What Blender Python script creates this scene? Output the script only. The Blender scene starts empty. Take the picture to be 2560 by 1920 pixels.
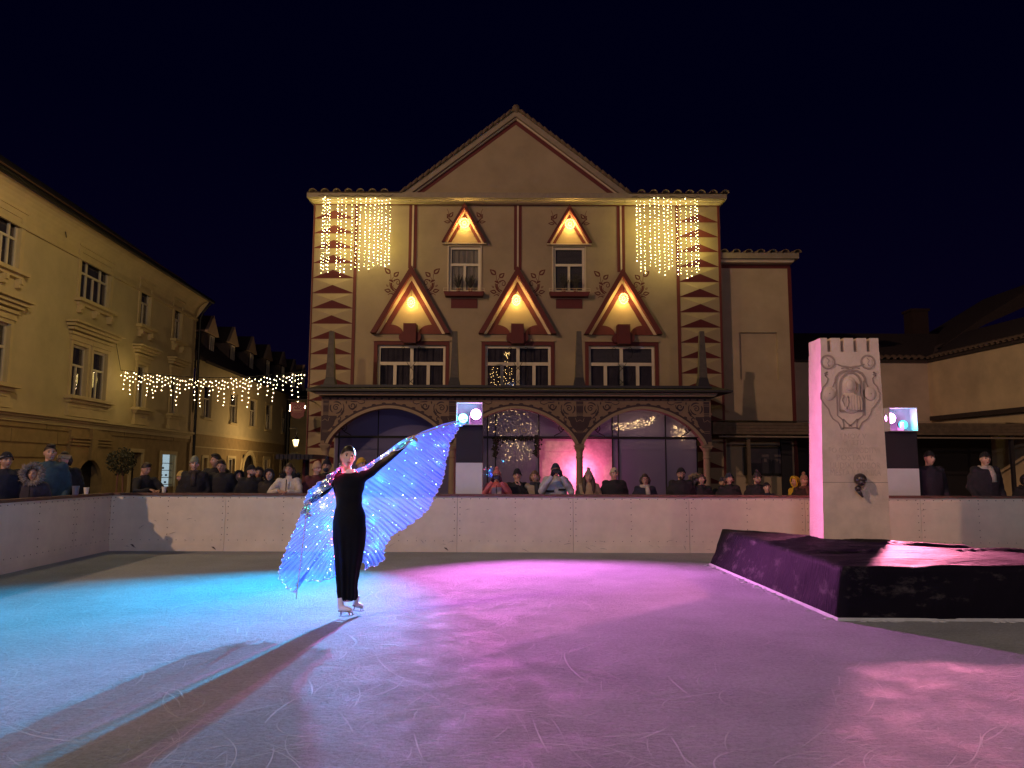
import bpy, math, random
from mathutils import Matrix, Vector, noise
random.seed(7)
PI = math.pi
sc = bpy.context.scene
COL = sc.collection

# ------------------------------------------------------------------ camera
FPX = 1900.0
PITCH = math.atan(213 / FPX); ROLL = math.radians(0.22); CAMZ = 1.5
_fw = Vector((0, math.cos(PITCH), math.sin(PITCH)))
_u0 = Vector((0, -math.sin(PITCH), math.cos(PITCH))); _r0 = Vector((1, 0, 0))
_rt = _r0 * math.cos(ROLL) + _u0 * math.sin(ROLL)
_up = _u0 * math.cos(ROLL) - _r0 * math.sin(ROLL)
cam_d = bpy.data.cameras.new('camera'); cam = bpy.data.objects.new('camera', cam_d); COL.objects.link(cam)
cam_d.sensor_width = 36; cam_d.lens = FPX / 2560 * 36; cam_d.clip_end = 500; cam_d.clip_start = 0.05
cam.matrix_world = Matrix(((_rt.x, _up.x, -_fw.x, 0), (_rt.y, _up.y, -_fw.y, 0), (_rt.z, _up.z, -_fw.z, CAMZ), (0, 0, 0, 1)))
sc.camera = cam
def ray(px, py):
    return _fw + _rt * ((px - 1280) / FPX) + _up * ((960 - py) / FPX)
def U(px, py, Y):                      # pixel of the photo -> (x, z) on the upright plane y = Y
    d = ray(px, py); t = Y / d.y
    return (d.x * t, CAMZ + d.z * t)
def G(px, py, z=0.0):                  # -> (x, y) on the level plane z
    d = ray(px, py); t = (z - CAMZ) / d.z
    return (d.x * t, d.y * t)

# ------------------------------------------------------------------ world, lights, exposure
w = bpy.data.worlds.new('World'); sc.world = w; w.use_nodes = True
bg = w.node_tree.nodes['Background']; bg.inputs[1].default_value = 1.0
_n = w.node_tree; _tc = _n.nodes.new('ShaderNodeTexCoord'); _sp = _n.nodes.new('ShaderNodeSeparateXYZ'); _cr = _n.nodes.new('ShaderNodeValToRGB')
_n.links.new(_tc.outputs['Generated'], _sp.inputs[0]); _n.links.new(_sp.outputs['Z'], _cr.inputs[0]); _n.links.new(_cr.outputs[0], bg.inputs[0])
_cr.color_ramp.elements[0].position = 0.0; _cr.color_ramp.elements[0].color = (0.0022, 0.0010, 0.0090, 1); _cr.color_ramp.elements[1].position = 0.42; _cr.color_ramp.elements[1].color = (0.0002, 0.0002, 0.0055, 1)
sc.view_settings.view_transform = 'Standard'; sc.view_settings.look = 'None'
sc.view_settings.exposure = 0.0; sc.view_settings.gamma = 1.0; sc.view_settings.use_curve_mapping = False
try:
    sc.cycles.use_denoising = True; sc.cycles.denoiser = 'OPENIMAGEDENOISE'
    sc.cycles.sample_clamp_indirect = 3.0; sc.cycles.max_bounces = 6; sc.cycles.diffuse_bounces = 3
    sc.cycles.glossy_bounces = 3; sc.cycles.transmission_bounces = 4; sc.cycles.transparent_max_bounces = 10
    sc.cycles.caustics_reflective = False; sc.cycles.caustics_refractive = False
except Exception: pass

def lamp(name, kind, loc, power, col, size=0.1, target=None, cone=None, blend=0.5):
    l = bpy.data.lights.new(name, kind); o = bpy.data.objects.new(name, l); COL.objects.link(o)
    o.location = loc; l.energy = power; l.color = col
    if kind == 'AREA': l.size = size
    else: l.shadow_soft_size = size
    if cone: l.spot_size = math.radians(cone); l.spot_blend = blend
    if target is not None:
        o.rotation_euler = (Vector(target) - Vector(loc)).to_track_quat('-Z', 'Y').to_euler()
    return o
WARM = (1.0, 0.60, 0.30)
L_FLOOD = (-30.0, -13.5, 22.0)
lamp('floodlight_square', 'POINT', L_FLOOD, 28000, (1.0, 0.60, 0.36), 0.35)
lamp('warm_fill_behind', 'POINT', (17.5, -16, 9), 2600, (1.0, 0.62, 0.32), 0.25)  # unseen warm fill, added to brighten the right wing and monument
lamp('cool_floodlight', 'POINT', (0.0, -5.5, 8.2), 1500, (0.62, 0.66, 0.92), 0.5)
lamp('warm_fill_west', 'POINT', (-9.5, 18, 9.5), 760, (1.0, 0.72, 0.30), 0.15)  # unseen warm fill, added to light the ochre house front
# stage lamps (housings are built further down)
PK1 = Vector((U(1190, 1036, 14.45)[0], 14.40, U(1190, 1036, 14.45)[1]))
CY1 = Vector((U(1158, 1046, 14.45)[0], 14.40, U(1158, 1046, 14.45)[1]))
PK2 = Vector((U(2224, 1046, 14.45)[0], 14.40, U(2224, 1046, 14.45)[1]))
CY2 = Vector((U(2256, 1062, 14.45)[0], 14.40, U(2256, 1062, 14.45)[1]))
lamp('pink_beam', 'SPOT', PK1 - Vector((0, .09, 0)), 3900, (1.0, 0.21, 0.86), 0.07, (3.4, 3.0, 0), 98, 0.7)
lamp('cyan_beam', 'SPOT', CY1 - Vector((0, .09, 0)), 14500, (0.0, 0.52, 1.0), 0.06, (-6.6, 1.6, 0), 60, 1.0)
lamp('pink_beam_two', 'SPOT', PK2 - Vector((0, .09, 0)), 6600, (1.0, 0.24, 0.42), 0.14, (3.8, 4.6, 0), 84, 0.9)
lamp('cyan_beam_two', 'SPOT', CY2 - Vector((0, .09, 0)), 1500, (0.05, 0.75, 1.0), 0.06, (10.5, 9.5, 0), 70, 0.8)

# ------------------------------------------------------------------ materials
MATS = {}
def mat(name, col, rough=0.7, metal=0.0, var=0.12, scale=4.0, bump=0.0, bscale=40.0, emit=None, es=0.0, spec=0.5, alpha=None):
    if name in MATS: return MATS[name]
    m = bpy.data.materials.new(name); m.use_nodes = True; nt = m.node_tree; N = nt.nodes; L = nt.links
    b = N['Principled BSDF']; b.inputs['Roughness'].default_value = rough; b.inputs['Metallic'].default_value = metal
    b.inputs['Specular IOR Level'].default_value = spec
    if emit:
        b.inputs['Emission Color'].default_value = (*emit, 1); b.inputs['Emission Strength'].default_value = es
    if var > 0:
        tc = N.new('ShaderNodeTexCoord'); nz = N.new('ShaderNodeTexNoise'); nz.inputs['Scale'].default_value = scale
        nz.inputs['Detail'].default_value = 6; nz.inputs['Roughness'].default_value = 0.6
        L.new(tc.outputs['Object'], nz.inputs['Vector'])
        mr = N.new('ShaderNodeMapRange'); mr.inputs[1].default_value = 0.3; mr.inputs[2].default_value = 0.7
        mr.inputs[3].default_value = 1 - var; mr.inputs[4].default_value = 1 + var * 0.6
        L.new(nz.outputs['Fac'], mr.inputs[0])
        mx = N.new('ShaderNodeVectorMath'); mx.operation = 'SCALE'; mx.inputs[0].default_value = col
        L.new(mr.outputs[0], mx.inputs['Scale']); L.new(mx.outputs[0], b.inputs['Base Color'])
        if bump > 0:
            n2 = N.new('ShaderNodeTexNoise'); n2.inputs['Scale'].default_value = bscale; n2.inputs['Detail'].default_value = 4
            L.new(tc.outputs['Object'], n2.inputs['Vector'])
            bp = N.new('ShaderNodeBump'); bp.inputs['Strength'].default_value = bump; bp.inputs['Distance'].default_value = 0.02
            L.new(n2.outputs['Fac'], bp.inputs['Height']); L.new(bp.outputs[0], b.inputs['Normal'])
    else:
        b.inputs['Base Color'].default_value = (*col, 1)
    MATS[name] = m; return m
def glow(name, col, s):
    if name in MATS: return MATS[name]
    m = bpy.data.materials.new(name); m.use_nodes = True; nt = m.node_tree
    nt.nodes.remove(nt.nodes['Principled BSDF']); e = nt.nodes.new('ShaderNodeEmission')
    e.inputs[0].default_value = (*col, 1); e.inputs[1].default_value = s
    nt.links.new(e.outputs[0], nt.nodes['Material Output'].inputs[0]); MATS[name] = m; return m
def glass(name, tint=(0.6, 0.62, 0.7), refl=0.25, rough=0.02, lit_dust=0.0):
    if name in MATS: return MATS[name]
    m = bpy.data.materials.new(name); m.use_nodes = True; nt = m.node_tree; N = nt.nodes; L = nt.links
    N.remove(N['Principled BSDF'])
    t = N.new('ShaderNodeBsdfTransparent'); t.inputs[0].default_value = (*tint, 1)
    g = N.new('ShaderNodeBsdfGlossy'); g.inputs['Roughness'].default_value = rough
    g.inputs[0].default_value = (0.9, 0.9, 1, 1)
    x = N.new('ShaderNodeMixShader'); lw = N.new('ShaderNodeLayerWeight'); lw.inputs[0].default_value = .5; pw = N.new('ShaderNodeMath'); pw.operation = 'POWER'; pw.inputs[1].default_value = 4.0; L.new(lw.outputs['Facing'], pw.inputs[0]); fr = N.new('ShaderNodeMath'); fr.operation = 'MULTIPLY'; fr.inputs[1].default_value = .45; L.new(pw.outputs[0], fr.inputs[0])
    ad = N.new('ShaderNodeMath'); ad.operation = 'ADD'; ad.inputs[1].default_value = refl + .03
    L.new(fr.outputs[0], ad.inputs[0]); L.new(ad.outputs[0], x.inputs[0]); L.new(t.outputs[0], x.inputs[1]); L.new(g.outputs[0], x.inputs[2])
    out = x.outputs[0]
    if lit_dust:
        d = N.new('ShaderNodeBsdfTranslucent'); d.inputs[0].default_value = (.5, .46, .75, 1); d2 = N.new('ShaderNodeBsdfDiffuse'); d2.inputs[0].default_value = (.45, .42, .72, 1); a_ = N.new('ShaderNodeMixShader'); L.new(d.outputs[0], a_.inputs[1]); L.new(d2.outputs[0], a_.inputs[2])  # dust film; purplish light on the glass is put into its violet tint
        y = N.new('ShaderNodeMixShader'); y.inputs[0].default_value = lit_dust; L.new(out, y.inputs[1]); L.new(a_.outputs[0], y.inputs[2]); out = y.outputs[0]
    L.new(out, N['Material Output'].inputs[0]); MATS[name] = m; return m

CREAM = mat('cream_render', (0.31, 0.24, 0.165), 0.85, var=0.16, scale=0.9, bump=0.25, bscale=60)
WHITE = mat('white_trim', (0.52, 0.42, 0.33), 0.75, var=0.08, scale=3)
RED = mat('oxide_red_paint', (0.10, 0.010, 0.014), 0.7, var=0.14, scale=4)
BOARDW = mat('grey_fascia', (0.26, 0.21, 0.17), 0.8, var=0.15, scale=5)
TILE = mat('roof_tile', (0.14, 0.095, 0.07), 0.85, var=0.3, scale=6, bump=0.3)
DARK = mat('dark_painted_wood', (0.020, 0.018, 0.030), 0.6, var=0.2, scale=6)
IRON = mat('black_iron', (0.015, 0.014, 0.018), 0.45, metal=0.6, var=0.1)
PORCHW = mat('porch_plaster', (0.21, 0.145, 0.12), 0.85, var=0.12, scale=3, bump=0.2)
TRIM = mat('porch_stone_trim', (0.28, 0.21, 0.17), 0.85, var=0.12, scale=4, bump=0.2)
DPAINT = mat('dark_sgraffito_paint', (0.040, 0.022, 0.038), 0.75, var=0.15, scale=8)
GREYST = mat('grey_obelisk_stone', (0.09, 0.078, 0.078), 0.85, var=0.25, scale=7, bump=0.4)
WINFR = mat('window_frame_paint', (0.62, 0.54, 0.44), 0.6, var=0.06)
CURT = mat('curtain_cloth', (0.075, 0.065, 0.075), 0.9, var=0.4, scale=3)
CURTL = mat('pale_blind', (0.42, 0.38, 0.30), 0.85, var=0.1)
SLAT = mat('blind_slat', (0.16, 0.15, 0.15), 0.6, var=0.1)
GLASSD = glass('window_glass', (0.86, 0.86, 0.9), 0.04)
GLASSP = glass('porch_glass', (0.6, 0.6, 0.68), 0.16, lit_dust=.42)
YELW = mat('ochre_render', (0.55, 0.45, 0.27), 0.85, var=0.14, scale=0.9, bump=0.25, bscale=50)
YELT = mat('ochre_moulding', (0.58, 0.46, 0.26), 0.8, var=0.1, scale=2)
RUST = mat('rusticated_stone', (0.36, 0.25, 0.12), 0.9, var=0.22, scale=2.5, bump=0.5)
ROOFD = mat('dark_roof', (0.050, 0.034, 0.034), 0.85, var=0.4, scale=8, bump=0.5)
WOODB = mat('weathered_beam', (0.15, 0.11, 0.08), 0.85, var=0.3, scale=6, bump=0.4)
BLACKM = mat('black_cloth', (0.012, 0.010, 0.018), 0.7, var=0.2)
BOARD = mat('rink_board_plastic', (0.72, 0.64, 0.53), 0.45, var=0.12, scale=2.6, bump=0.05, bscale=9)
RAIL = mat('rail_wood', (0.13, 0.06, 0.045), 0.6, var=0.25, scale=10)
BOLT = mat('bolt_steel', (0.10, 0.07, 0.06), 0.5, metal=0.4, var=0)
BULB = glow('warm_bulb', (1.0, 0.80, 0.36), 52.0)
BULBW = glow('white_bulb', (1.0, 0.72, 0.40), 34.0)
FLAKE = glow('amber_bulb', (1.0, 0.62, 0.16), 6.0)

# ------------------------------------------------------------------ mesh builder
class MB:
    def __init__(s): s.v = []; s.f = []; s.m = []; s.mi = 0
    def add(s, vs, fs, mi=None):
        o = len(s.v); s.v += [tuple(p) for p in vs]
        s.f += [tuple(i + o for i in f) for f in fs]; s.m += [s.mi if mi is None else mi] * len(fs)
    def box(s, x0, x1, y0, y1, z0, z1, mi=None):
        s.add([(x0, y0, z0), (x1, y0, z0), (x1, y1, z0), (x0, y1, z0), (x0, y0, z1), (x1, y0, z1), (x1, y1, z1), (x0, y1, z1)],
              [(0, 3, 2, 1), (4, 5, 6, 7), (0, 1, 5, 4), (1, 2, 6, 5), (2, 3, 7, 6), (3, 0, 4, 7)], mi)
    def prism(s, pts, y0, y1, mi=None, back=True):      # pts (x,z); front at y0
        n = len(pts); a = sum(pts[i][0] * pts[(i + 1) % n][1] - pts[(i + 1) % n][0] * pts[i][1] for i in range(n))
        if a < 0: pts = pts[::-1]
        vs = [(x, y0, z) for x, z in pts] + [(x, y1, z) for x, z in pts]
        fs = [tuple(range(n))] + [(i, i + n, (i + 1) % n + n, (i + 1) % n) for i in range(n)]
        if back: fs.append(tuple(range(2 * n - 1, n - 1, -1)))
        s.add(vs, fs, mi)
    def tube(s, pts, rad, n=8, mi=None, cap=True):
        pts = [Vector(p) for p in pts]; k = len(pts)
        rad = rad if isinstance(rad, (list, tuple)) else [rad] * k
        vs = []; prev = None
        for i, p in enumerate(pts):
            d = (pts[min(i + 1, k - 1)] - pts[max(i - 1, 0)])
            d = d.normalized() if d.length > 1e-9 else Vector((0, 0, 1))
            a = prev if prev is not None else (Vector((0, 0, 1)) if abs(d.z) < .9 else Vector((0, 1, 0)))
            x = (a - d * a.dot(d))
            if x.length < 1e-6: x = d.orthogonal()
            x.normalize(); prev = x; y = d.cross(x)
            r = rad[i]; rx, ry = r if isinstance(r, tuple) else (r, r)
            for j in range(n):
                t = 2 * PI * j / n; vs.append(p + x * (math.cos(t) * rx) + y * (math.sin(t) * ry))
        fs = [(i * n + j, i * n + (j + 1) % n, (i + 1) * n + (j + 1) % n, (i + 1) * n + j) for i in range(k - 1) for j in range(n)]
        if cap: fs += [tuple(range(n - 1, -1, -1)), tuple(range((k - 1) * n, k * n))]
        s.add(vs, fs, mi)
    def rings(s, rows, n=16, mi=None, cap=True):         # rows: (cx,cy,z,rx,ry)
        vs = []
        for cx, cy, z, rx, ry in rows:
            for j in range(n):
                t = 2 * PI * j / n; vs.append((cx + rx * math.cos(t), cy + ry * math.sin(t), z))
        k = len(rows)
        fs = [(i * n + j, i * n + (j + 1) % n, (i + 1) * n + (j + 1) % n, (i + 1) * n + j) for i in range(k - 1) for j in range(n)]
        if cap: fs += [tuple(range(n - 1, -1, -1)), tuple(range((k - 1) * n, k * n))]
        s.add(vs, fs, mi)
    def ball(s, c, r, nu=8, nv=6, mi=None, f=None):
        rx, ry, rz = r if isinstance(r, tuple) else (r, r, r)
        vs = [(c[0], c[1], c[2] - rz)]
        for i in range(1, nv):
            a = PI * i / nv
            for j in range(nu):
                b = 2 * PI * j / nu
                vs.append((c[0] + rx * math.sin(a) * math.cos(b), c[1] + ry * math.sin(a) * math.sin(b), c[2] - rz * math.cos(a)))
        vs.append((c[0], c[1], c[2] + rz)); m = len(vs) - 1
        if f: vs = [f(Vector(p)) for p in vs]
        fs = [(0, 1 + (j + 1) % nu, 1 + j) for j in range(nu)]
        for i in range(nv - 2):
            fs += [(1 + i * nu + j, 1 + i * nu + (j + 1) % nu, 1 + (i + 1) * nu + (j + 1) % nu, 1 + (i + 1) * nu + j) for j in range(nu)]
        b0 = 1 + (nv - 2) * nu
        fs += [(b0 + j, b0 + (j + 1) % nu, m) for j in range(nu)]
        s.add(vs, fs, mi)
    def octa(s, c, r, mi=None):
        x, y, z = c
        s.add([(x + r, y, z), (x, y + r, z), (x - r, y, z), (x, y - r, z), (x, y, z + r), (x, y, z - r)],
              [(0, 1, 4), (1, 2, 4), (2, 3, 4), (3, 0, 4), (1, 0, 5), (2, 1, 5), (3, 2, 5), (0, 3, 5)], mi)
    def ribbon(s, pts, wd, y0, y1, mi=None):              # flat stroke in xz with thickness
        k = len(pts)
        wd = wd if isinstance(wd, (list, tuple)) else [wd] * k
        L_, R_ = [], []
        for i, (x, z) in enumerate(pts):
            a = pts[max(i - 1, 0)]; b = pts[min(i + 1, k - 1)]
            dx, dz = b[0] - a[0], b[1] - a[1]; l = math.hypot(dx, dz) or 1
            nx, nz = -dz / l * wd[i] / 2, dx / l * wd[i] / 2
            L_.append((x + nx, z + nz)); R_.append((x - nx, z - nz))
        vs = []
        for (a, b) in zip(L_, R_): vs += [(a[0], y0, a[1]), (b[0], y0, b[1]), (a[0], y1, a[1]), (b[0], y1, b[1])]
        fs = []
        for i in range(k - 1):
            o = 4 * i; p = o + 4
            fs += [(o, o + 1, p + 1, p), (o + 2, o, p, p + 2), (o + 1, o + 3, p + 3, p + 1)]
        fs += [(0, 2, 3, 1), (4 * k - 4, 4 * k - 3, 4 * k - 1, 4 * k - 2)]
        s.add(vs, fs, mi)
    def mesh(s, name, mats, smooth=False):
        me = bpy.data.meshes.new(name); me.from_pydata(s.v, [], s.f)
        mats = mats if isinstance(mats, (list, tuple)) else [mats]
        for m in mats: me.materials.append(m)
        me.polygons.foreach_set('material_index', s.m)
        if smooth: me.polygons.foreach_set('use_smooth', [True] * len(s.f))
        me.update(); return me
    def build(s, name, mats, parent=None, smooth=False, local=False, M=None):
        return link(name, s.mesh(name, mats, smooth), parent, local, M)
WM = {}
def link(name, me, parent=None, local=False, M=None):
    o = bpy.data.objects.new(name, me); COL.objects.link(o); M = M or Matrix.Identity(4)
    o.matrix_basis = M
    if parent is not None:
        o.parent = parent
        if local: WM[o.name] = WM[parent.name] @ M
        else: o.matrix_parent_inverse = WM[parent.name].inverted(); WM[o.name] = M
    else: WM[o.name] = M
    return o
def tag(o, label=None, cat=None, group=None, kind=None):
    if label: o['label'] = label
    if cat: o['category'] = cat
    if group: o['group'] = group
    if kind: o['kind'] = kind
    return o
def thing(name, label, cat, loc=(0, 0, 0), rz=0.0, group=None, scale=1.0):
    o = bpy.data.objects.new(name, None); COL.objects.link(o); o.empty_display_size = 0.2
    M = Matrix.Translation(loc) @ Matrix.Rotation(rz, 4, 'Z') @ Matrix.Scale(scale, 4)
    o.matrix_basis = M; WM[o.name] = M
    return tag(o, label, cat, group)
class Frame:                            # upright plane: s along it, n out of it (toward the viewer), z up
    def __init__(f, o, u):
        f.o = Vector((o[0], o[1], 0)); f.u = Vector((u[0], u[1], 0)).normalized()
        f.n = Vector((f.u.y, -f.u.x, 0))
        f.M = Matrix(((f.u.x, -f.n.x, 0, f.o.x), (f.u.y, -f.n.y, 0, f.o.y), (0, 0, 1, 0), (0, 0, 0, 1)))
    def at(f, px, py):                  # pixel -> (s, z)
        d = ray(px, py); nn = f.n; t = (f.o - Vector((0, 0, 0))).dot(nn) / d.dot(nn)
        p = d * t + Vector((0, 0, CAMZ)); return ((p - f.o).dot(f.u), p.z)
# in a Frame's local space: x = s, y = into the wall, z up
def remesh(mb, voxel, smooth=6, amp=0.0, fs=6.0):
    me = mb.mesh('tmp', [BLACKM]); o = bpy.data.objects.new('tmp', me); COL.objects.link(o)
    r = o.modifiers.new('r', 'REMESH'); r.mode = 'VOXEL'; r.voxel_size = voxel
    if smooth:
        q = o.modifiers.new('s', 'SMOOTH'); q.iterations = smooth; q.factor = 0.5
    dg = bpy.context.evaluated_depsgraph_get(); ev = o.evaluated_get(dg)
    out = bpy.data.meshes.new_from_object(ev); bpy.data.objects.remove(o); bpy.data.meshes.remove(me)
    if amp > 0:
        for vtx in out.vertices:
            c = vtx.co; d = noise.noise(Vector((c.x * fs, c.y * fs, c.z * fs * 1.6))) + 0.5 * noise.noise(c * fs * 2.3)
            vtx.co = c + vtx.normal * (d * amp)
    out.polygons.foreach_set('use_smooth', [True] * len(out.polygons)); out.materials.clear(); return out
def text_mesh(body, size, depth, name):
    c = bpy.data.curves.new(name, 'FONT'); c.body = body; c.size = size; c.extrude = depth; c.align_x = 'CENTER'; c.resolution_u = 2
    o = bpy.data.objects.new(name, c); COL.objects.link(o)
    me = bpy.data.meshes.new_from_object(o.evaluated_get(bpy.context.evaluated_depsgraph_get()))
    bpy.data.objects.remove(o); bpy.data.curves.remove(c); me.name = name; return me
STAND = Matrix.Rotation(PI / 2, 4, 'X')   # text: xy -> xz facing -y
# ------------------------------------------------------------------ ground, ice
def sheet(name, x0, x1, y0, y1, z, m, kind='structure', th=0.0):
    b = MB(); b.box(x0, x1, y0, y1, z - th, z) if th else b.add([(x0, y0, z), (x1, y0, z), (x1, y1, z), (x0, y1, z)], [(0, 1, 2, 3)])
    return tag(b.build(name, m), kind=kind)
GZ = -0.12
COB = mat('paving_stone', (0.10, 0.085, 0.075), 0.85, var=0.3, scale=3, bump=0.6, bscale=8)
sheet('paved_square', -120, 120, -60, 200, GZ, COB)
def ice_mat():
    m = bpy.data.materials.new('scraped_ice'); m.use_nodes = True; nt = m.node_tree; N = nt.nodes; L = nt.links
    b = N['Principled BSDF']; b.inputs['Specular IOR Level'].default_value = 0.07
    tc = N.new('ShaderNodeTexCoord')
    def noi(sx, sy, sc_, det, rot=0.0, rough=.6):
        mp = N.new('ShaderNodeMapping'); mp.inputs['Scale'].default_value = (sx, sy, 1); mp.inputs['Rotation'].default_value = (0, 0, rot)
        n = N.new('ShaderNodeTexNoise'); n.inputs['Scale'].default_value = sc_; n.inputs['Detail'].default_value = det; n.inputs['Roughness'].default_value = rough
        L.new(tc.outputs['Object'], mp.inputs[0]); L.new(mp.outputs[0], n.inputs[0]); return n.outputs[0]
    def rng(src, a, b_, c, d):
        r = N.new('ShaderNodeMapRange'); r.inputs[1].default_value = a; r.inputs[2].default_value = b_; r.inputs[3].default_value = c; r.inputs[4].default_value = d
        L.new(src, r.inputs[0]); return r.outputs[0]
    def op(o, a, b_=None, v=None):
        q = N.new('ShaderNodeMath'); q.operation = o; L.new(a, q.inputs[0])
        if b_ is not None: L.new(b_, q.inputs[1])
        if v is not None: q.inputs[1].default_value = v
        return q.outputs[0]
    big = noi(1, 1, 0.8, 8, .3); fine = noi(1, 1, 34, 8, 0, .75)
    # long scratches: thin level lines of stretched noise, in four directions
    acc = None
    for rot, s1, s2, k in ((0.35, 1.2, 7, 4.1), (-0.5, 1.0, 6, 5.3), (1.1, 1.3, 6, 3.7), (0.05, 0.8, 9, 6.0)):
        n = noi(s1, s2, k, 3, rot, .45); d = op('ABSOLUTE', op('SUBTRACT', n, v=0.5)); ln = rng(d, 0.0, 0.016, 1.0, 0.0)
        acc = ln if acc is None else op('MAXIMUM', acc, ln)
    br = op('MULTIPLY', rng(big, .3, .7, .82, 1.1), rng(fine, .35, .65, .80, 1.12)); br = op('SUBTRACT', br, op('MULTIPLY', acc, v=0.16))
    mx = N.new('ShaderNodeVectorMath'); mx.operation = 'SCALE'; mx.inputs[0].default_value = (0.48, 0.53, 0.57)
    L.new(br, mx.inputs['Scale']); L.new(mx.outputs[0], b.inputs['Base Color'])
    L.new(rng(noi(1, 1, 3.0, 6, 1.0), .35, .65, .6, .9), b.inputs['Roughness'])
    h = op('ADD', op('MULTIPLY', fine, v=0.9), op('MULTIPLY', noi(1, 2.2, 13, 8, .2, .7), v=1.1))
    h = op('ADD', h, op('MULTIPLY', noi(1, 1, 2.2, 4, .0), v=.15))
    bp = N.new('ShaderNodeBump'); bp.inputs['Strength'].default_value = 1.0; bp.inputs['Distance'].default_value = 0.05
    L.new(h, bp.inputs['Height']); L.new(bp.outputs[0], b.inputs['Normal']); return m
ICE = ice_mat()
ice = MB(); ice.box(-7.47, 17.6, -8, 14.04, -0.1, 0.0)
tag(ice.build('ice_surface', ICE), kind='structure')
# skate marks: low ridges of scraped snow along arcs
SNOW = mat('scraped_snow', (0.43, 0.47, 0.50), 0.8, var=0.15, scale=9, bump=0.3, bscale=200)
sm = MB()
rs = random.Random(3)
for i in range(6500):
    y = 1.2 + 12 * rs.random() ** 1.7; x = rs.uniform(-.85, .85) * (y + 1.0) + .3
    if 3.05 < x < 6.4 and y > 7.3: continue
    R = rs.choice((.3, .6, .9, 1.2, 1.8, 2.5, 4)) * rs.uniform(.7, 1.4); a0 = rs.uniform(0, 2 * PI) ; ln = min(2.6, rs.uniform(.08, .7) * rs.uniform(.4, 1.6) / R)
    if rs.random() < .45: a0 = rs.choice((PI / 2, -PI / 2)) + rs.uniform(-.5, .5)
    n = max(3, int(ln * R / .06)); wd = rs.uniform(.0013, .0034) * (1.7 if rs.random() < .07 else 1); hh = wd * rs.uniform(.02, .15)
    vs = []; 
    for k in range(n + 1):
        a = a0 + ln * k / n; tp = min(1, 4 * k / n, 4 * (n - k) / n) * .8 + .2; tp *= rs.uniform(.7, 1.2)
        dx, dy = math.cos(a), math.sin(a); px_, py_ = x + R * (dx - math.cos(a0)), y + R * (dy - math.sin(a0))
        vs += [(px_ - dx * wd * tp, py_ - dy * wd * tp, .0005), (px_, py_, .0005 + hh * tp), (px_ + dx * wd * tp, py_ + dy * wd * tp, .0005)]
    if any(abs(v[0]) > 30 or v[1] > 13.9 or v[1] < .5 or v[0] < -7 or (v[0] > 3.0 and v[1] > 7.2) for v in vs): continue
    fs = []
    for k in range(n): o = 3 * k; fs += [(o, o + 1, o + 4, o + 3), (o + 1, o + 2, o + 5, o + 4)]
    sm.add(vs, fs)
for i in range(420):                    # crumbs of snow
    y = 1.8 + 9 * rs.random() ** 1.5; x = rs.uniform(-.7, .7) * (y + .5)
    if x > 3 and y > 7.2: continue
    r = rs.uniform(.002, .005); sm.ball((x, y, r * .2), (r * rs.uniform(1, 2.4), r, r * .5), 5, 4)
tag(sm.build('skate_marks', SNOW, smooth=True), kind='stuff')

# ------------------------------------------------------------------ rink boards
BT = U(1280, 1235.5, 14.06)[1]          # top of the boards
def board_run(label, fr, s0, s1, pitch, start, nocap=False):
    th = thing('rink_board', label, 'barrier', tuple(fr.o + fr.u * ((s0 + s1) / 2)))
    s = start; k = 0; me_cache = {}
    while s < s1:
        a, b_ = max(s, s0), min(s + pitch, s1)
        if b_ - a > .05:
            key = round(b_ - a, 3)
            if key not in me_cache:
                L_ = b_ - a; p = MB(); p.box(.003, L_ - .003, 0.0, .03, -0.03, BT - .045)
                kp = MB(); kp.box(.003, L_ - .003, -.012, .0, -.02, .13)
                bo = MB(); xs = [.08 + .163 * i for i in range(int((L_ - .1) / .163) + 1)]
                for x in xs: bo.tube([(x, .001, BT - .085), (x, -.004, BT - .085)], .009, 6); bo.tube([(x, .001, .20), (x, -.004, .20)], .007, 6)
                for z in (.3, .42, .56, .68, .8, .9):
                    for x in (.05, L_ - .05, L_ * .5): bo.tube([(x, .001, z), (x, -.004, z)], .009, 6)
                me_cache[key] = (p.mesh('board_panel', BOARD), kp.mesh('kick_plate', BOARD), bo.mesh('bolt_heads', BOLT))
            M = fr.M @ Matrix.Translation((a, 0, 0)); pm, km, bm_ = me_cache[key]
            po = link('board_panel', pm, th, M=M); link('kick_plate', km, po, M=M); tag(link('bolt_heads', bm_, po, M=M), kind='stuff')
        s += pitch
    c = MB(); c.box(s0, s1, -.035, .10, BT - .045, BT); c.build('top_rail', RAIL, th, M=fr.M)
    c = MB(); c.box(s0, s1, .032, .09, -.1, BT - .046); c.build('support_frame', BLACKM, th, M=fr.M)
    return th
FB = Frame((0, 14.06), (1, 0))
xc = G(275, 1376)[0]
board_run('long white rink barrier below the painted building, brown top rail', FB, xc, 17.7, 2.118, U(1433, 1300, 14.06)[0] - 2.118 * 6)
rs2 = random.Random(12); sc_m = MB()
for i in range(70):
    x = rs2.uniform(-7.2, 17); z = .06 + .8 * rs2.random() ** 2.5; L_ = rs2.uniform(.02, .16) * (1 - z * .5); a = rs2.gauss(0, .5); wv = rs2.uniform(.002, .006)
    sc_m.ribbon([(x, z), (x + L_ * .5 * math.cos(a), z + L_ * .5 * math.sin(a) + .004), (x + L_ * math.cos(a), z + L_ * math.sin(a))], [wv * .4, wv, wv * .3], 14.0435, 14.0475)
for x, z in ((U(533, 1369, 14.03)[0], .05), (U(1115, 1371, 14.03)[0], .05), (U(330, 1364, 14.03)[0], .09)): sc_m.ribbon([(x - .035, z + .03), (x, z + .015), (x + .04, z - .02)], [.008, .03, .006], 14.042, 14.0475)
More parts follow.
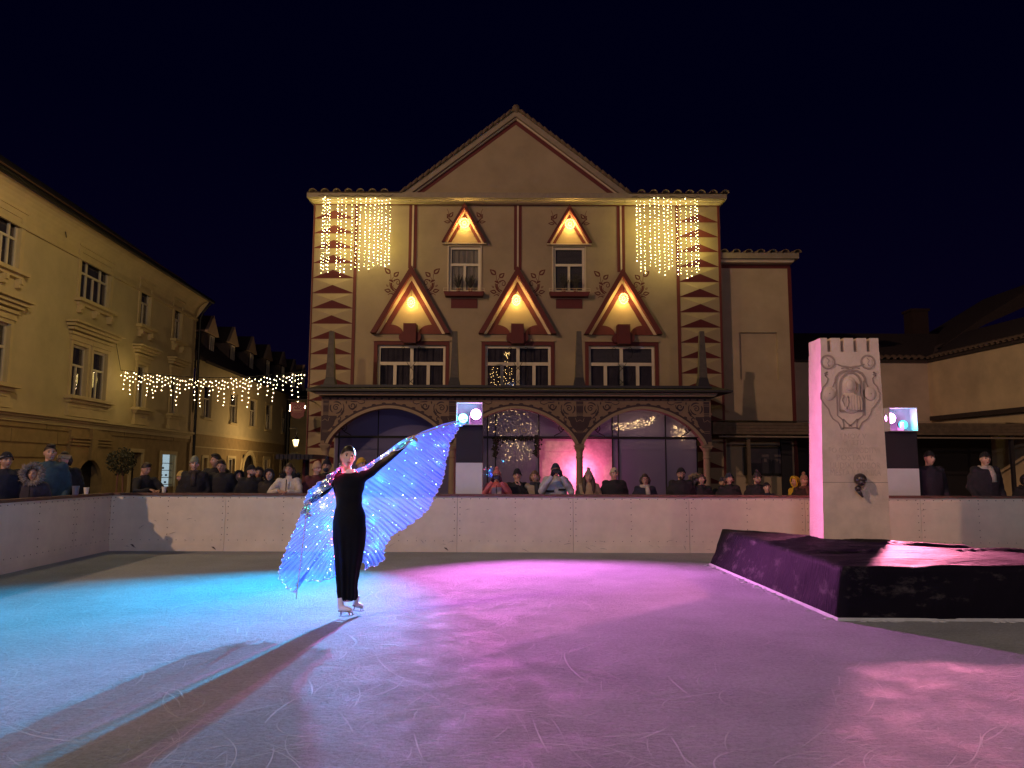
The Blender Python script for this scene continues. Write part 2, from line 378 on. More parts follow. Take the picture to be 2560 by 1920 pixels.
tag(sc_m.build('scuff_marks', mat('rubber_scuff', (.10, .08, .075), .8, var=0)), kind='stuff')
p0 = G(2, 1436.5); p1 = G(275, 1376); dv = (p1[0] - p0[0], p1[1] - p0[1]); FLB = Frame((p1[0], p1[1] + .0), dv)
board_run('white rink barrier along the left side in shade, brown top rail', FLB, -14.0, -.04, 2.118, -14.0)
tag(MB().build('rink_base', BLACKM), kind='structure') if False else None

# ------------------------------------------------------------------ walls with openings
def wall_mb(s0, s1, z0, z1, holes, depth=.35, mb=None, mi=0, y=0.0):
    b = mb or MB(); xs = sorted({s0, s1, *[h[0] for h in holes], *[h[1] for h in holes]}); zs = sorted({z0, z1, *[h[2] for h in holes], *[h[3] for h in holes]})
    xs = [x for x in xs if s0 <= x <= s1]; zs = [z for z in zs if z0 <= z <= z1]
    for i in range(len(xs) - 1):
        for j in range(len(zs) - 1):
            cx, cz = (xs[i] + xs[i + 1]) / 2, (zs[j] + zs[j + 1]) / 2
            if any(h[0] < cx < h[1] and h[2] < cz < h[3] for h in holes): continue
            b.add([(xs[i], y, zs[j]), (xs[i + 1], y, zs[j]), (xs[i + 1], y, zs[j + 1]), (xs[i], y, zs[j + 1])], [(0, 1, 2, 3)], mi)
    for a, c, e, g in holes:
        b.add([(a, y, e), (c, y, e), (c, y, g), (a, y, g), (a, y + depth, e), (c, y + depth, e), (c, y + depth, g), (a, y + depth, g)],
              [(0, 4, 5, 1), (1, 5, 6, 2), (2, 6, 7, 3), (3, 7, 4, 0)], mi)
    return b
def window(parent, fr, s0, s1, z0, z1, rows, rec=.14, bar=.055, edge=.07, fm=None, back=None, backd=.10, gl=None, name='window', slats=0):
    """rows: list of (z fraction lo, z fraction hi, number of panes); back: material of what hangs behind the glass"""
    fm = fm or WINFR; W, H = s1 - s0, z1 - z0; f = MB()
    f.box(s0, s1, rec, rec + .07, z0, z0 + edge); f.box(s0, s1, rec, rec + .07, z1 - edge, z1)
    f.box(s0, s0 + edge, rec + .002, rec + .072, z0 + edge, z1 - edge); f.box(s1 - edge, s1, rec + .002, rec + .072, z0 + edge, z1 - edge)
    panes = []
    iz0, iz1, ix0, ix1 = z0 + edge, z1 - edge, s0 + edge, s1 - edge
    for r, (lo, hi, n) in enumerate(rows):
        a, b_ = iz0 + (iz1 - iz0) * lo, iz0 + (iz1 - iz0) * hi
        if hi < .999: f.box(ix0, ix1, rec - .012, rec + .06, b_ - bar / 2, b_ + bar / 2)
        aa = a + (bar / 2 if lo > .001 else 0); bb = b_ - (bar / 2 if hi < .999 else 0)
        fr_ = n if isinstance(n, (list, tuple)) else [i / n for i in range(1, n)]
        cuts = [0] + list(fr_) + [1]
        for i in range(len(cuts) - 1):
            xa = ix0 + (ix1 - ix0) * cuts[i] + (bar / 2 if i else 0); xb = ix0 + (ix1 - ix0) * cuts[i + 1] - (bar / 2 if i < len(cuts) - 2 else 0)
            panes.append((xa, xb, aa, bb))
            if i: f.box(xa - bar, xa, rec - .006, rec + .064, aa, bb)
    fo = f.build(name, fm, parent, M=fr.M)
    for (xa, xb, aa, bb) in panes:
        p = MB(); p.box(xa - .004, xb + .004, rec + .03, rec + .036, aa - .004, bb + .004); p.build('pane', gl or GLASSD, fo, M=fr.M)
    k = MB(); n = max(6, int(W / .06)); vs = []
    for i in range(n + 1):
        x = s0 + W * i / n; dy = rec + backd + (.02 * math.sin(i * 1.9) + .012 * math.sin(i * 3.1) if not slats else 0)
        vs += [(x, dy, z0), (x, dy, z1)]
    k.add(vs, [(2 * i, 2 * i + 2, 2 * i + 3, 2 * i + 1) for i in range(n)]); k.build('curtain', back or CURT, fo, M=fr.M)
    if slats:
        q = MB(); z = z1 - edge
        while z > z1 - edge - (H - 2 * edge) * slats: q.box(s0 + edge, s1 - edge, rec + .09, rec + .125, z - .036, z - .012); z -= .05
        tag(q.build('blind_slats', SLAT, fo, M=fr.M), kind='stuff')
    return fo

# ================================================================== main building
FY = 30.0
FA = Frame((0, FY), (1, 0))
F = lambda px, py: U(px, py, FY)
fx = lambda px, py=700: F(px, py)[0]
fz = lambda py, px=1290: F(px, py)[1]
mb_ = thing('painted_house', 'cream house with red painted triangles, pointed gable and arcaded porch', 'building', (0.1, FY, GZ))
X0, X1 = fx(785, 512), fx(1799, 512)
ZC = fz(507)                                  # under the white cornice
wins_lo = [(fx(943.5, 900), fx(1113.5, 900)), (fx(1213, 900), fx(1377, 900)), (fx(1472, 900), fx(1637, 900))]
zlo0, zlo1 = fz(985), fz(863.5)
wins_up = [(fx(1122, 680), fx(1201, 680)), (fx(1383, 680), fx(1462, 680))]
zup0, zup1 = fz(730.5), fz(617)
holes = [(a, b_, zlo0, zlo1) for a, b_ in wins_lo] + [(a, b_, zup0, zup1) for a, b_ in wins_up]
PZT = fz(1000)
wl = wall_mb(X0, X1, GZ, ZC + .3, holes + [(fx(830), fx(1745), GZ + .01, fz(1010))])
wl.box(X0, X0 + .3, .36, 12, GZ, ZC); wl.box(X1 - .3, X1, .36, 12, GZ, ZC)
wl.build('wall', CREAM, mb_, M=FA.M)
# gable wall with bands
ax, az = F(1284, 301); gl_, gz0 = F(1027, 494); gr_ = F(1551, 495)[0]
ax = (gl_ + gr_) / 2
g = MB()
def tri(sc_): return [(ax + (gl_ - ax) * sc_, gz0), (ax + (gr_ - ax) * sc_, gz0), (ax, gz0 + (az - gz0) * sc_)]
gm = MB(); gm.prism(tri(.995), -.02, 1.0); gm.build('gable_wall', CREAM, mb_, M=FA.M)
def rake(name, s_in, s_out, y0, y1, m):
    b = MB()
    for sd in (-1, 1):
        e_i, e_o = ax + (gr_ - ax) * s_in * sd, ax + (gr_ - ax) * s_out * sd
        ti, to = gz0 + (az - gz0) * s_in, gz0 + (az - gz0) * s_out
        b.prism([(e_i, gz0), (e_o, gz0), (ax, to), (ax, ti)], y0, y1)
    return b.build(name, m, mb_, M=FA.M)
rake('gable_red_band', .94, 1.0, -.03, .3, RED); rake('gable_white_band', 1.001, 1.042, -.09, .3, WHITE); rake('gable_barge_board', 1.022, 1.10, -.26, -.091, BOARDW)
# gable roof sheets
b = MB(); so = 1.102
for sd in (-1, 1):
    e = ax + (gr_ - ax) * so * sd; t = gz0 + (az - gz0) * so
    vs = [(e, -.3, gz0), (ax, -.3, t), (ax, 12, t), (e, 12, gz0), (e, -.3, gz0 + .06), (ax, -.3, t + .06), (ax, 12, t + .06), (e, 12, gz0 + .06)]
    b.add(vs, [(0, 1, 2, 3), (7, 6, 5, 4), (0, 4, 5, 1), (3, 2, 6, 7)])
rf = b.build('roof', TILE, mb_, M=FA.M)
# cornice: fascia, white band, red band
zq = lambda py, dy: U(1290, py, FY + dy)[1]; xq = lambda px, dy: U(px, 490, FY + dy)[0]
zf1, zf0, zw0, zr0 = zq(481.5, -.62), zq(495, -.62), fz(505.5), fz(514.5)
c = MB(); c.box(xq(767, -.62), xq(1817, -.62), -.62, .4, zf0, zf1); c.build('eave_fascia', BOARDW, mb_, M=FA.M)
c = MB(); zc1 = zf0 - .002; zc0 = zq(506, -.30); c.prism([(xq(771, -.5), zc1), (xq(1813, -.5), zc1), (xq(1806, -.5), (zc0 + zc1) / 2), (xq(778, -.5), (zc0 + zc1) / 2)], -.5, .3); c.prism([(xq(778, -.3), (zc0 + zc1) / 2 - .001), (xq(1806, -.3), (zc0 + zc1) / 2 - .001), (xq(1802, -.3), zc0), (xq(782, -.3), zc0)], -.30, .3); c.build('cornice_band', WHITE, mb_, M=FA.M)
c = MB(); c.box(X0, X1, -.03, .0, zr0, zw0); c.build('red_cornice_stripe', RED, mb_, M=FA.M)
# side eaves roof slabs and eave tiles
b = MB()
for a, e in ((xq(767, -.62), ax + (gl_ - ax) * 1.06), (ax + (gr_ - ax) * 1.06, xq(1817, -.62))):
    b.add([(a, -.62, zf1 + .01), (e, -.62, zf1 + .01), (e, 6, zf1 + .7), (a, 6, zf1 + .7), (a, -.62, zf1 - .03), (e, -.62, zf1 - .03)], [(0, 1, 2, 3), (4, 5, 1, 0)])
b.build('roof', TILE, mb_, M=FA.M)
def tile_mesh(r, L_, th=.022, rise=.12):
    t = MB(); n = 8; vs = []
    for k, (y, zz) in enumerate(((0, 0), (L_, rise))):
        for rr in (r, r - th):
            for i in range(n + 1):
                a = PI * i / n; vs.append((-rr * math.cos(a), y, zz + rr * math.sin(a) * .85))
    m_ = n + 1; fs = []
    for i in range(n):
        fs += [(i, i + 1, 2 * m_ + i + 1, 2 * m_ + i), (m_ + i, 3 * m_ + i, 3 * m_ + i + 1, m_ + i + 1), (i, m_ + i, m_ + i + 1, i + 1)]
    t.add(vs, fs); return t.mesh('roof_tile', TILE, True)
TM = tile_mesh(.155, .9)
px_ = 782
for px_ in [781 + 30 * i for i in range(7)] + [1605 + 30 * i for i in range(8)]:
    link('roof_tile', TM, mb_, M=FA.M @ Matrix.Translation((xq(px_, -.7) + random.uniform(-.01, .01), -.72, zf1 - .01)) @ Matrix.Rotation(random.uniform(-.04, .04), 4, 'Y'))
tr = MB(); tr.rings([(0, 0, 0, .055, .07), (0, 0, .33, .075, .09)], 10)
RT = tr.mesh('roof_tile', TILE, True)
slope = math.atan2(az - gz0, ax - gl_); Lr = math.hypot(az - gz0, ax - gl_) * 1.10
for sd in (-1, 1):
    n = int(Lr / .29)
    for i in range(n):
        t = (i + .3) / n * Lr; x = ax + sd * (gr_ - ax) * 1.108 - sd * math.cos(slope) * t; z = gz0 + math.sin(slope) * t + .03
        link('roof_tile', RT, mb_, M=FA.M @ Matrix.Translation((x, -.30, z)) @ Matrix.Rotation(-sd * (PI / 2 - slope) + sd * .10, 4, 'Y'))
c = MB(); c.tube([(ax, -.38, gz0 + (az - gz0) * 1.10 + .03), (ax, 12, gz0 + (az - gz0) * 1.10 + .03)], .15, 10); c.build('ridge_tile', TILE, mb_, M=FA.M, smooth=True)

# quoins: diamond-point stones, lower facet red
def quoin(w_, h_, name='quoin_stone'):
    b = MB(); d = -.10; hw = w_ / 2
    v = [(-hw, 0, 0), (hw, 0, 0), (hw, 0, h_), (-hw, 0, h_), (0, d, h_ * .5)]
    b.add(v, [(2, 3, 4)], 0); b.add(v, [(1, 2, 4), (3, 0, 4)], 0); b.add(v, [(0, 1, 4)], 1)
    return b
qp = fz(545, 836) - fz(582, 836)
for (pl, pr, plb, prb, y0_) in ((789, 888, 775, 878, 545), (1695.5, 1792, 1703.5, 1803, 554.5)):
    xa, xb = fx(pl, 520), fx(pr, 520); q = quoin(xb - xa, qp - .03).mesh('quoin_stone', [CREAM, RED])
    z = fz(y0_, (pl + pr) / 2); 
    i = 0
    while z > GZ + .1:
        link('quoin_stone', q, mb_, M=FA.M @ Matrix.Translation(((xa + xb) / 2, -.001, z))); 
        z -= qp
    e = MB()
    for a, b2 in ((xa - .05, xa - .005), (xb + .005, xb + .13)) if pl < 1000 else ((xa - .13, xa - .005), (xb + .005, xb + .09)): e.box(a, b2, -.035, 0, GZ, zr0 - .002)
    z = fz(y0_, (pl + pr) / 2)
    while z > GZ + .1: e.box(xa - .004, xb + .004, -.012, .0, z - .028, z - .002); z -= qp
    e.build('red_corner_band', RED, mb_, M=FA.M)

# hoods
def hood(cxp, apy, bpy_, lp, rp, big):
    cx = fx(cxp, (apy + bpy_) / 2); za = fz(apy, cxp); zb = fz(bpy_, cxp); hw = (fx(rp, bpy_) - fx(lp, bpy_)) / 2; cx = (fx(lp, bpy_) + fx(rp, bpy_)) / 2
    k = (za - zb) / hw
    def legs(w0, w1, y0, y1, m, name, par):
        b = MB()
        for sd in (-1, 1):
            b.prism([(cx, za - w0 * k), (cx + sd * (hw - w0), zb), (cx + sd * (hw - w1), zb), (cx, za - w1 * k)], y0, y1)
        return b.build(name, m, par, M=FA.M)
    s = (1 if big else .62)
    h = legs(0, .20 * s, -.36, -.001, RED, 'window_hood', mb_)
    legs(.20 * s, .32 * s, -.12, -.001, WHITE, 'white_hood_band', h); legs(.32 * s, .53 * s, -.08, -.001, RED, 'inner_red_band', h)
    if big:
        for sd in (-1, 1):
            b = MB(); c_ = cx + sd * .80; r = .50; n = 14
            b.prism([(c_ + r * math.cos(PI * i / n), zb + .38 * math.sin(PI * i / n)) for i in range(n + 1)], -.06, -.001)
            b.build('lunette', RED, h, M=FA.M)
        b = MB(); b.box(cx - .25, cx + .25, -.46, -.001, zb - .42, zb + .36)
        for sd in (-1, 1): b.tube([(cx + sd * .25, -.34, zb - .17), (cx + sd * .25, -.002, zb - .17)], .19, 16)
        b.build('keystone', RED, h, M=FA.M)
    else:
        b = MB(); b.box(cx - hw * .99, cx + hw * .99, -.2, -.003, zb - .05, zb - .003); b.build('hood_ledge', WHITE, h, M=FA.M)
    return cx, za, zb, hw
HB = [hood(1029.5, 668, 835.5, 929, 1126, True), hood(1294, 671, 836.5, 1197, 1390, True), hood(1554, 675, 838, 1459, 1653, True)]
HS = [hood(1161, 513, 610, 1106, 1217, False), hood(1423.5, 517.5, 612, 1367, 1478.5, False)]
# stripes above the big hoods
for (a, d, top, bot) in ((1022, 1042, 0, 672), (1285, 1304, 0, 675), (1542.5, 1562, 0, 679)):
    b = MB(); xa, xb = fx(a, 600), fx(d, 600); w_ = (xb - xa)
    b.box(xa, xa + w_ * .38, -.025, -.0, fz(bot), zr0 - .002, 0); b.box(xb - w_ * .38, xb, -.025, -.0, fz(bot), zr0 - .002, 0); b.box(xa + w_ * .4, xb - w_ * .4, -.05, 0, fz(bot) + .1, zr0 - .002, 1)
    b.build('red_wall_stripe', [RED, WHITE], mb_, M=FA.M)
# red surrounds of the lower windows
for a, b2 in wins_lo:
    e = MB(); wd = .15
    e.box(a - wd, a - .002, -.03, 0, PZT, zlo1 + wd); e.box(b2 + .002, b2 + wd, -.03, 0, PZT, zlo1 + wd); e.box(a - .001, b2 + .001, -.03, 0, zlo1 + .002, zlo1 + wd)
    e.build('red_window_surround', RED, mb_, M=FA.M)
    e = MB(); e.box(a - .20, b2 + .20, -.07, 0, zlo1 + wd + .003, zlo1 + wd + .05); e.build('drip_moulding', CREAM, mb_, M=FA.M)
for i, (a, b2) in enumerate(wins_lo):
    window(mb_, FA, a, b2, zlo0, zlo1, [(0, .64, [.235, .5, .765]), (.64, 1, [.5])], rec=.12, bar=.13, edge=.10, back=CURT, slats=.30 if i == 2 else 0)
    # iron scrollwork in front of the mullion
    cx = (a + b2) / 2; ir = MB()
    for sd in (-1, 1):
        ir.tube([(cx + sd * .17 * math.cos(t * .5), -.10, zlo0 - .35 + (zlo1 - zlo0 - .2) * t / 20) for t in [k * .5 for k in range(41)]], .011, 5)
        for zc_ in (zlo1 - .14, zlo0 + .95):
            pts = []
            for k in range(22):
                t = k / 21; r = .26 * (1 - .62 * t); an = -PI * .6 + t * 4.4
                pts.append((cx + sd * (.20 + r * .55 * math.cos(an) + .1), -.11, zc_ - .1 + r * 1.1 * math.sin(an)))
            ir.tube(pts, .010, 5)
    ir.build('iron_scrollwork', IRON, mb_, M=FA.M)
for i, (a, b2) in enumerate(wins_up):
    e = MB(); e.box(a - .05, a - .002, -.05, 0, zup0, zup1 + .05); e.box(b2 + .002, b2 + .05, -.05, 0, zup0, zup1 + .05); e.box(a - .001, b2 + .001, -.05, 0, zup1 + .002, zup1 + .05); e.build('window_surround', WHITE, mb_, M=FA.M)
    wo = window(mb_, FA, a, b2, zup0, zup1, [(0, .62, 2), (.62, 1, 1)], rec=.07, bar=.10, edge=.10, back=CURTL if i == 0 else CURT, backd=.10, slats=0 if i == 0 else .98)
    c0 = (a + b2) / 2; zs1, zs0 = fz(733.5), fz(744.5)
    e = MB(); e.prism([(c0 - .81, zs1), (c0 + .81, zs1), (c0 + .75, zs0), (c0 - .75, zs0)], -.34, 0); e.build('window_ledge', RED, mb_, M=FA.M)
    e = MB(); e.box(c0 - .53, c0 + .53, -.03, 0, fz(771), fz(747)); e.build('red_plaque', RED, mb_, M=FA.M)
    e = MB(); 
    for zz in (.04, .13): e.tube([(c0 - .82, -.33, zs1 + zz), (c0 + .82, -.33, zs1 + zz)], .009, 5)
    for k in range(-3, 4): e.tube([(c0 + k * .27, -.33, zs1), (c0 + k * .27, -.33, zs1 + .13)], .008, 5)
    e.build('flower_rail', WHITE, mb_, M=FA.M)
POT = mat('terracotta', (.22, .09, .05), .8); HEATH = mat('dry_heather', (.045, .040, .040), .9, var=.4, scale=20)
for i, (a, b2) in enumerate(wins_up):
    c0 = (a + b2) / 2
    for j, dx in enumerate((-.23, .25)):
        x = c0 + dx; z = fz(733.5) + .002
        t = thing('potted_plant', ('%s %s plant in a pot on the %s upper ledge' % (('left', 'right')[j], ('bushy heather', 'thin twiggy')[i], ('pale lit', 'blind covered')[i])), 'plant', (x, FY - .18, z), group='potted plants on the window ledges')
        p = MB(); p.rings([(x, FY - .18, z, .07, .07), (x, FY - .18, z + .15, .10, .10)], 12); p.build('pot', POT, t)
        p = MB(); r_ = random.Random(i * 7 + j)
        for k in range(60 if i == 0 else 34):
            an = r_.uniform(0, 2 * PI); sp = r_.uniform(.02, .24); hh = r_.uniform(.25, .62)
            q = [(x, FY - .18, z + .13), (x + math.cos(an) * sp * .5, FY - .18 + math.sin(an) * .05, z + .13 + hh * .5), (x + math.cos(an) * sp, FY - .18 + math.sin(an) * .1, z + .13 + hh)]
            p.tube(q, [.008, .012, .005], 4)
            if i == 1: p.octa(q[2], .03)
        tag(p.build('twigs', HEATH, t), kind='stuff')

# painted vines beside the hoods
def leaf(b, B, T, w_, y0=-.006):
    dx, dz = T[0] - B[0], T[1] - B[1]; l = math.hypot(dx, dz); ux, uz = dx / l, dz / l; nx, nz = -uz, ux
    prof = [(0, 0), (.12, .55), (.3, .95), (.45, 1), (.65, .75), (.85, .33), (1, 0), (.85, -.33), (.65, -.75), (.45, -1), (.3, -.95), (.12, -.55)]
    P = lambda s, q, k: (B[0] + ux * l * s + nx * w_ * q * k, B[1] + uz * l * s + nz * w_ * q * k)
    b.prism([P(s, q, 1) for s, q in prof], y0, -.0005, 0)
    b.prism([P(.17 + s * .62, q, .36) for s, q in prof], y0 - .004, y0 + .001, 1)
def vine(ox, oz, sd, big):
    b = MB(); u = 1 / 63.3
    if big:
        T = lambda cx_, cy_: (ox + sd * (cx_ / 13.825 + 1000 - 1029.7) * u, oz - (cy_ / 13.825 + 640 - 668.5) * u)
        leaf(b, T(1175, 632), T(1395, 428), .105); leaf(b, T(1055, 735), T(872, 562), .10); leaf(b, T(1150, 1265), T(1390, 1215), .088)
        leaf(b, T(1240, 1100), T(1325, 1025), .035)
        Rb = lambda pts, wd: b.ribbon([T(*p) for p in pts], wd, -.006, -.0005, 0)
        Rb([(1170, 640), (1158, 740), (1155, 840)], .018); Rb([(1065, 745), (1095, 800), (1125, 850)], .018)
        Rb([(1060, 950), (1120, 890), (1215, 860)], [.02, .09, .05])
        sp = []
        for k in range(26): t = k / 25; r = 118 * (1 - t * .72); a = -.9 - t * 7.2; sp.append((905 + r * math.cos(a) * .78 + 18 * (1 - t), 945 + r * math.sin(a)))
        Rb([(1055, 900), (1010, 855)] + sp, [.07, .05] + [.045 - .03 * k / 25 for k in range(26)])
        Rb([(1140, 960), (1135, 1060), (1100, 1180), (1010, 1270)], [.07, .07, .06, .04]); Rb([(1195, 940), (1185, 1060), (1150, 1150), (1060, 1250)], .03)
        Rb([(1050, 1030), (1080, 1100), (1050, 1160), (960, 1220)], [.01, .02, .03, .05]); Rb([(1020, 1330), (1090, 1295), (1150, 1275)], .02)
        Rb([(1060, 1375), (1140, 1340), (1200, 1355), (1255, 1405)], [.06, .04, .03, .015])
    else:
        T = lambda cx_, cy_: (ox + sd * ((cx_ - 1552) / 3.687) * u, oz - ((cy_ - 1005) / 3.687) * u)
        leaf(b, T(1700, 1125), T(1662, 1072), .085); leaf(b, T(1690, 1172), T(1752, 1166), .062)
        b.ribbon([T(*p) for p in ((1722, 1040), (1705, 1080), (1712, 1130), (1690, 1160), (1665, 1180))], [.012, .02, .035, .04, .03], -.006, -.0005, 0)
        b.ribbon([T(*p) for p in ((1700, 1128), (1690, 1150), (1670, 1165))], .02, -.006, -.0005, 0)
        for k in range(3): b.ball((T(1718, 1100 + k * 14)[0], -.004, T(1718, 1100 + k * 14)[1]), (.03, .004, .03), 8, 4, 0)
    return b.build('painted_vine', [VINE, CREAM], mb_, M=FA.M)
VINE = mat('dark_red_vine_paint', (0.10, 0.018, 0.016), .8, var=.1)
for (cx, za, zb, hw) in HB:
    for sd in (-1, 1): vine(cx, za, sd, True)
for (cx, za, zb, hw) in HS:
    for sd in (-1, 1): vine(cx, za, sd, False)
# thin wires down the gutter
b = MB()
for px in (1031, 1161, 1293, 1425, 1558): b.tube([(fx(px, 500), -.47, zf1), (fx(px, 500), -.47, zr0)], .008, 4)
b.build('lamp_wires', IRON, mb_, M=FA.M)

# ------------------------------------------------------------------ porch with arches
PY = 27.4
FP = Frame((0, PY), (1, 0)); P_ = lambda px, py: U(px, py, PY); pxx = lambda px: P_(px, 1060)[0]; pz = lambda py: P_(1290, py)[1]
CX = [pxx(812), pxx(1130.5), pxx(1449.5), pxx(1768.5)]; XL, XR = pxx(802), pxx(1778)
ZT = pz(994); ZS = pz(1111); ZCR = pz(1022); half = (CX[2] - CX[1]) / 2 - .145
def arch_z(t): t = min(abs(t), 1); return ZS + (ZCR - ZS) * (1 - t ** 1.9) ** .75
arc = MB(); N_ = 40
for k in range(3):
    trm = MB(); drk = MB()
    c0 = (CX[k] + CX[k + 1]) / 2
    ts = [math.sin(PI / 2 * (i / (N_ / 2) - 1)) for i in range(N_ + 1)]
    for i in range(N_):
        a, b2 = ts[i], ts[i + 1]; xa, xb = c0 + a * half, c0 + b2 * half; za_, zb_ = arch_z(a), arch_z(b2)
        arc.add([(xa, 0, za_), (xb, 0, zb_), (xb, 0, ZT), (xa, 0, ZT), (xa, .42, za_), (xb, .42, zb_), (xb, .42, ZT), (xa, .42, ZT)], [(0, 1, 2, 3), (0, 4, 5, 1), (5, 4, 7, 6)])
    line = [(c0 + t * half, arch_z(t)) for t in ts]
    def off(d):
        o = []
        for i, (x, z) in enumerate(line):
            a = line[max(i - 1, 0)]; c_ = line[min(i + 1, N_)]; dx, dz = c_[0] - a[0], c_[1] - a[1]; l = math.hypot(dx, dz)
            o.append((x - dz / l * d, z + dx / l * d))
        return o
    def clampx(p): return (min(max(p[0], CX[k] - .001), CX[k + 1] + .001), min(p[1], ZT))
    o1 = [clampx(p) for p in off(.105)]; o2 = [clampx(p) for p in off(.175)]
    for i in range(N_):
        trm.prism([line[i], line[i + 1], o1[i + 1], o1[i]], -.04, 0); drk.prism([o1[i], o1[i + 1], o2[i + 1], o2[i]], -.012, 0)
    pts = off(.175)
    for i in range(1, N_, 2):
        if abs(pts[i][0] - c0) < half * 1.0 and pts[i][1] < ZT: drk.prism([(pts[i][0] + .085 * math.cos(a * PI / 4), pts[i][1] + .05 * math.sin(a * PI / 4)) for a in range(8)], -.011, 0)
    trm.build('arch_trim', TRIM, mb_, M=FP.M); drk.build('scalloped_arch_edge', DPAINT, mb_, M=FP.M)
for xx0, xx1 in [(XL, CX[0] + .145)] + [(CX[k] - .145, CX[k] + .145) for k in (1, 2)] + [(CX[3] - .145, XR)]:
    arc.box(xx0, xx1, 0, .42, ZS - .02, ZT)
arc.build('porch_arcade', PORCHW, mb_, M=FP.M)
# beam, dentils, roof
b = MB(); b.prism([(pxx(786), pz(982.5)), (pxx(1793), pz(982.5)), (pxx(1783), pz(991.5)), (pxx(798), pz(991.5))], -.32, .5); b.build('porch_beam', TRIM, mb_, M=FP.M)
b = MB(); x = XL + .02
b.box(XL, XR, -.02, 0, ZT - .03, ZT)
while x < XR - .05: b.box(x, x + .075, -.03, 0, ZT - .09, ZT - .031); x += .2655
b.build('dentil_frieze', DPAINT, mb_, M=FP.M)
b = MB(); xa, xb = pxx(772), pxx(1824); ze = pz(982.2); zt = pz(966)
b.add([(xa, -.55, ze), (xb, -.55, ze), (xb, -.55, ze + .07), (xa, -.55, ze + .07), (XL - .1, .5, zt + .1), (XR + .1, .5, zt + .1), (XL - .1, 2.6, zt + .25), (XR + .1, 2.6, zt + .25), (xa, 2.6, ze + .05), (xb, 2.6, ze + .05)],
      [(0, 1, 2, 3), (3, 2, 5, 4), (4, 5, 7, 6), (8, 0, 3, 4), (4, 6, 8), (9, 5, 2, 1), (9, 7, 5), (0, 8, 9, 1)])
b.build('porch_roof', DARK, mb_, M=FP.M)
b = MB(); b.box(XL + .02, XR - .02, -.28, .5, pz(971), pz(969) + .06); b.build('roof_parapet', DARK, mb_, M=FP.M)
b = MB(); b.box(XL + .1, XR - .1, .43, 2.55, ZT - .1, ZT - .02); b.build('porch_ceiling', PORCHW, mb_, M=FP.M)
# columns
for k, c0 in enumerate(CX):
    b = MB(); y = .21; zc = ZS
    b.box(c0 - .20, c0 + .20, .0, .42, zc - .07, zc - .022); b.box(c0 - .165, c0 + .165, .045, .375, zc - .12, zc - .071)
    b.rings([(c0, y, GZ + .35, .16, .16), (c0, y, GZ + .45, .135, .135), (c0, y, zc - .50, .118, .118), (c0, y, zc - .46, .14, .14), (c0, y, zc - .43, .14, .14), (c0, y, zc - .41, .12, .12), (c0, y, zc - .25, .125, .125), (c0, y, zc - .121, .19, .19)], 20)
    b.box(c0 - .2, c0 + .2, .01, .41, GZ, GZ + .349)
    b.build('column', TRIM, mb_, smooth=False, M=FP.M)
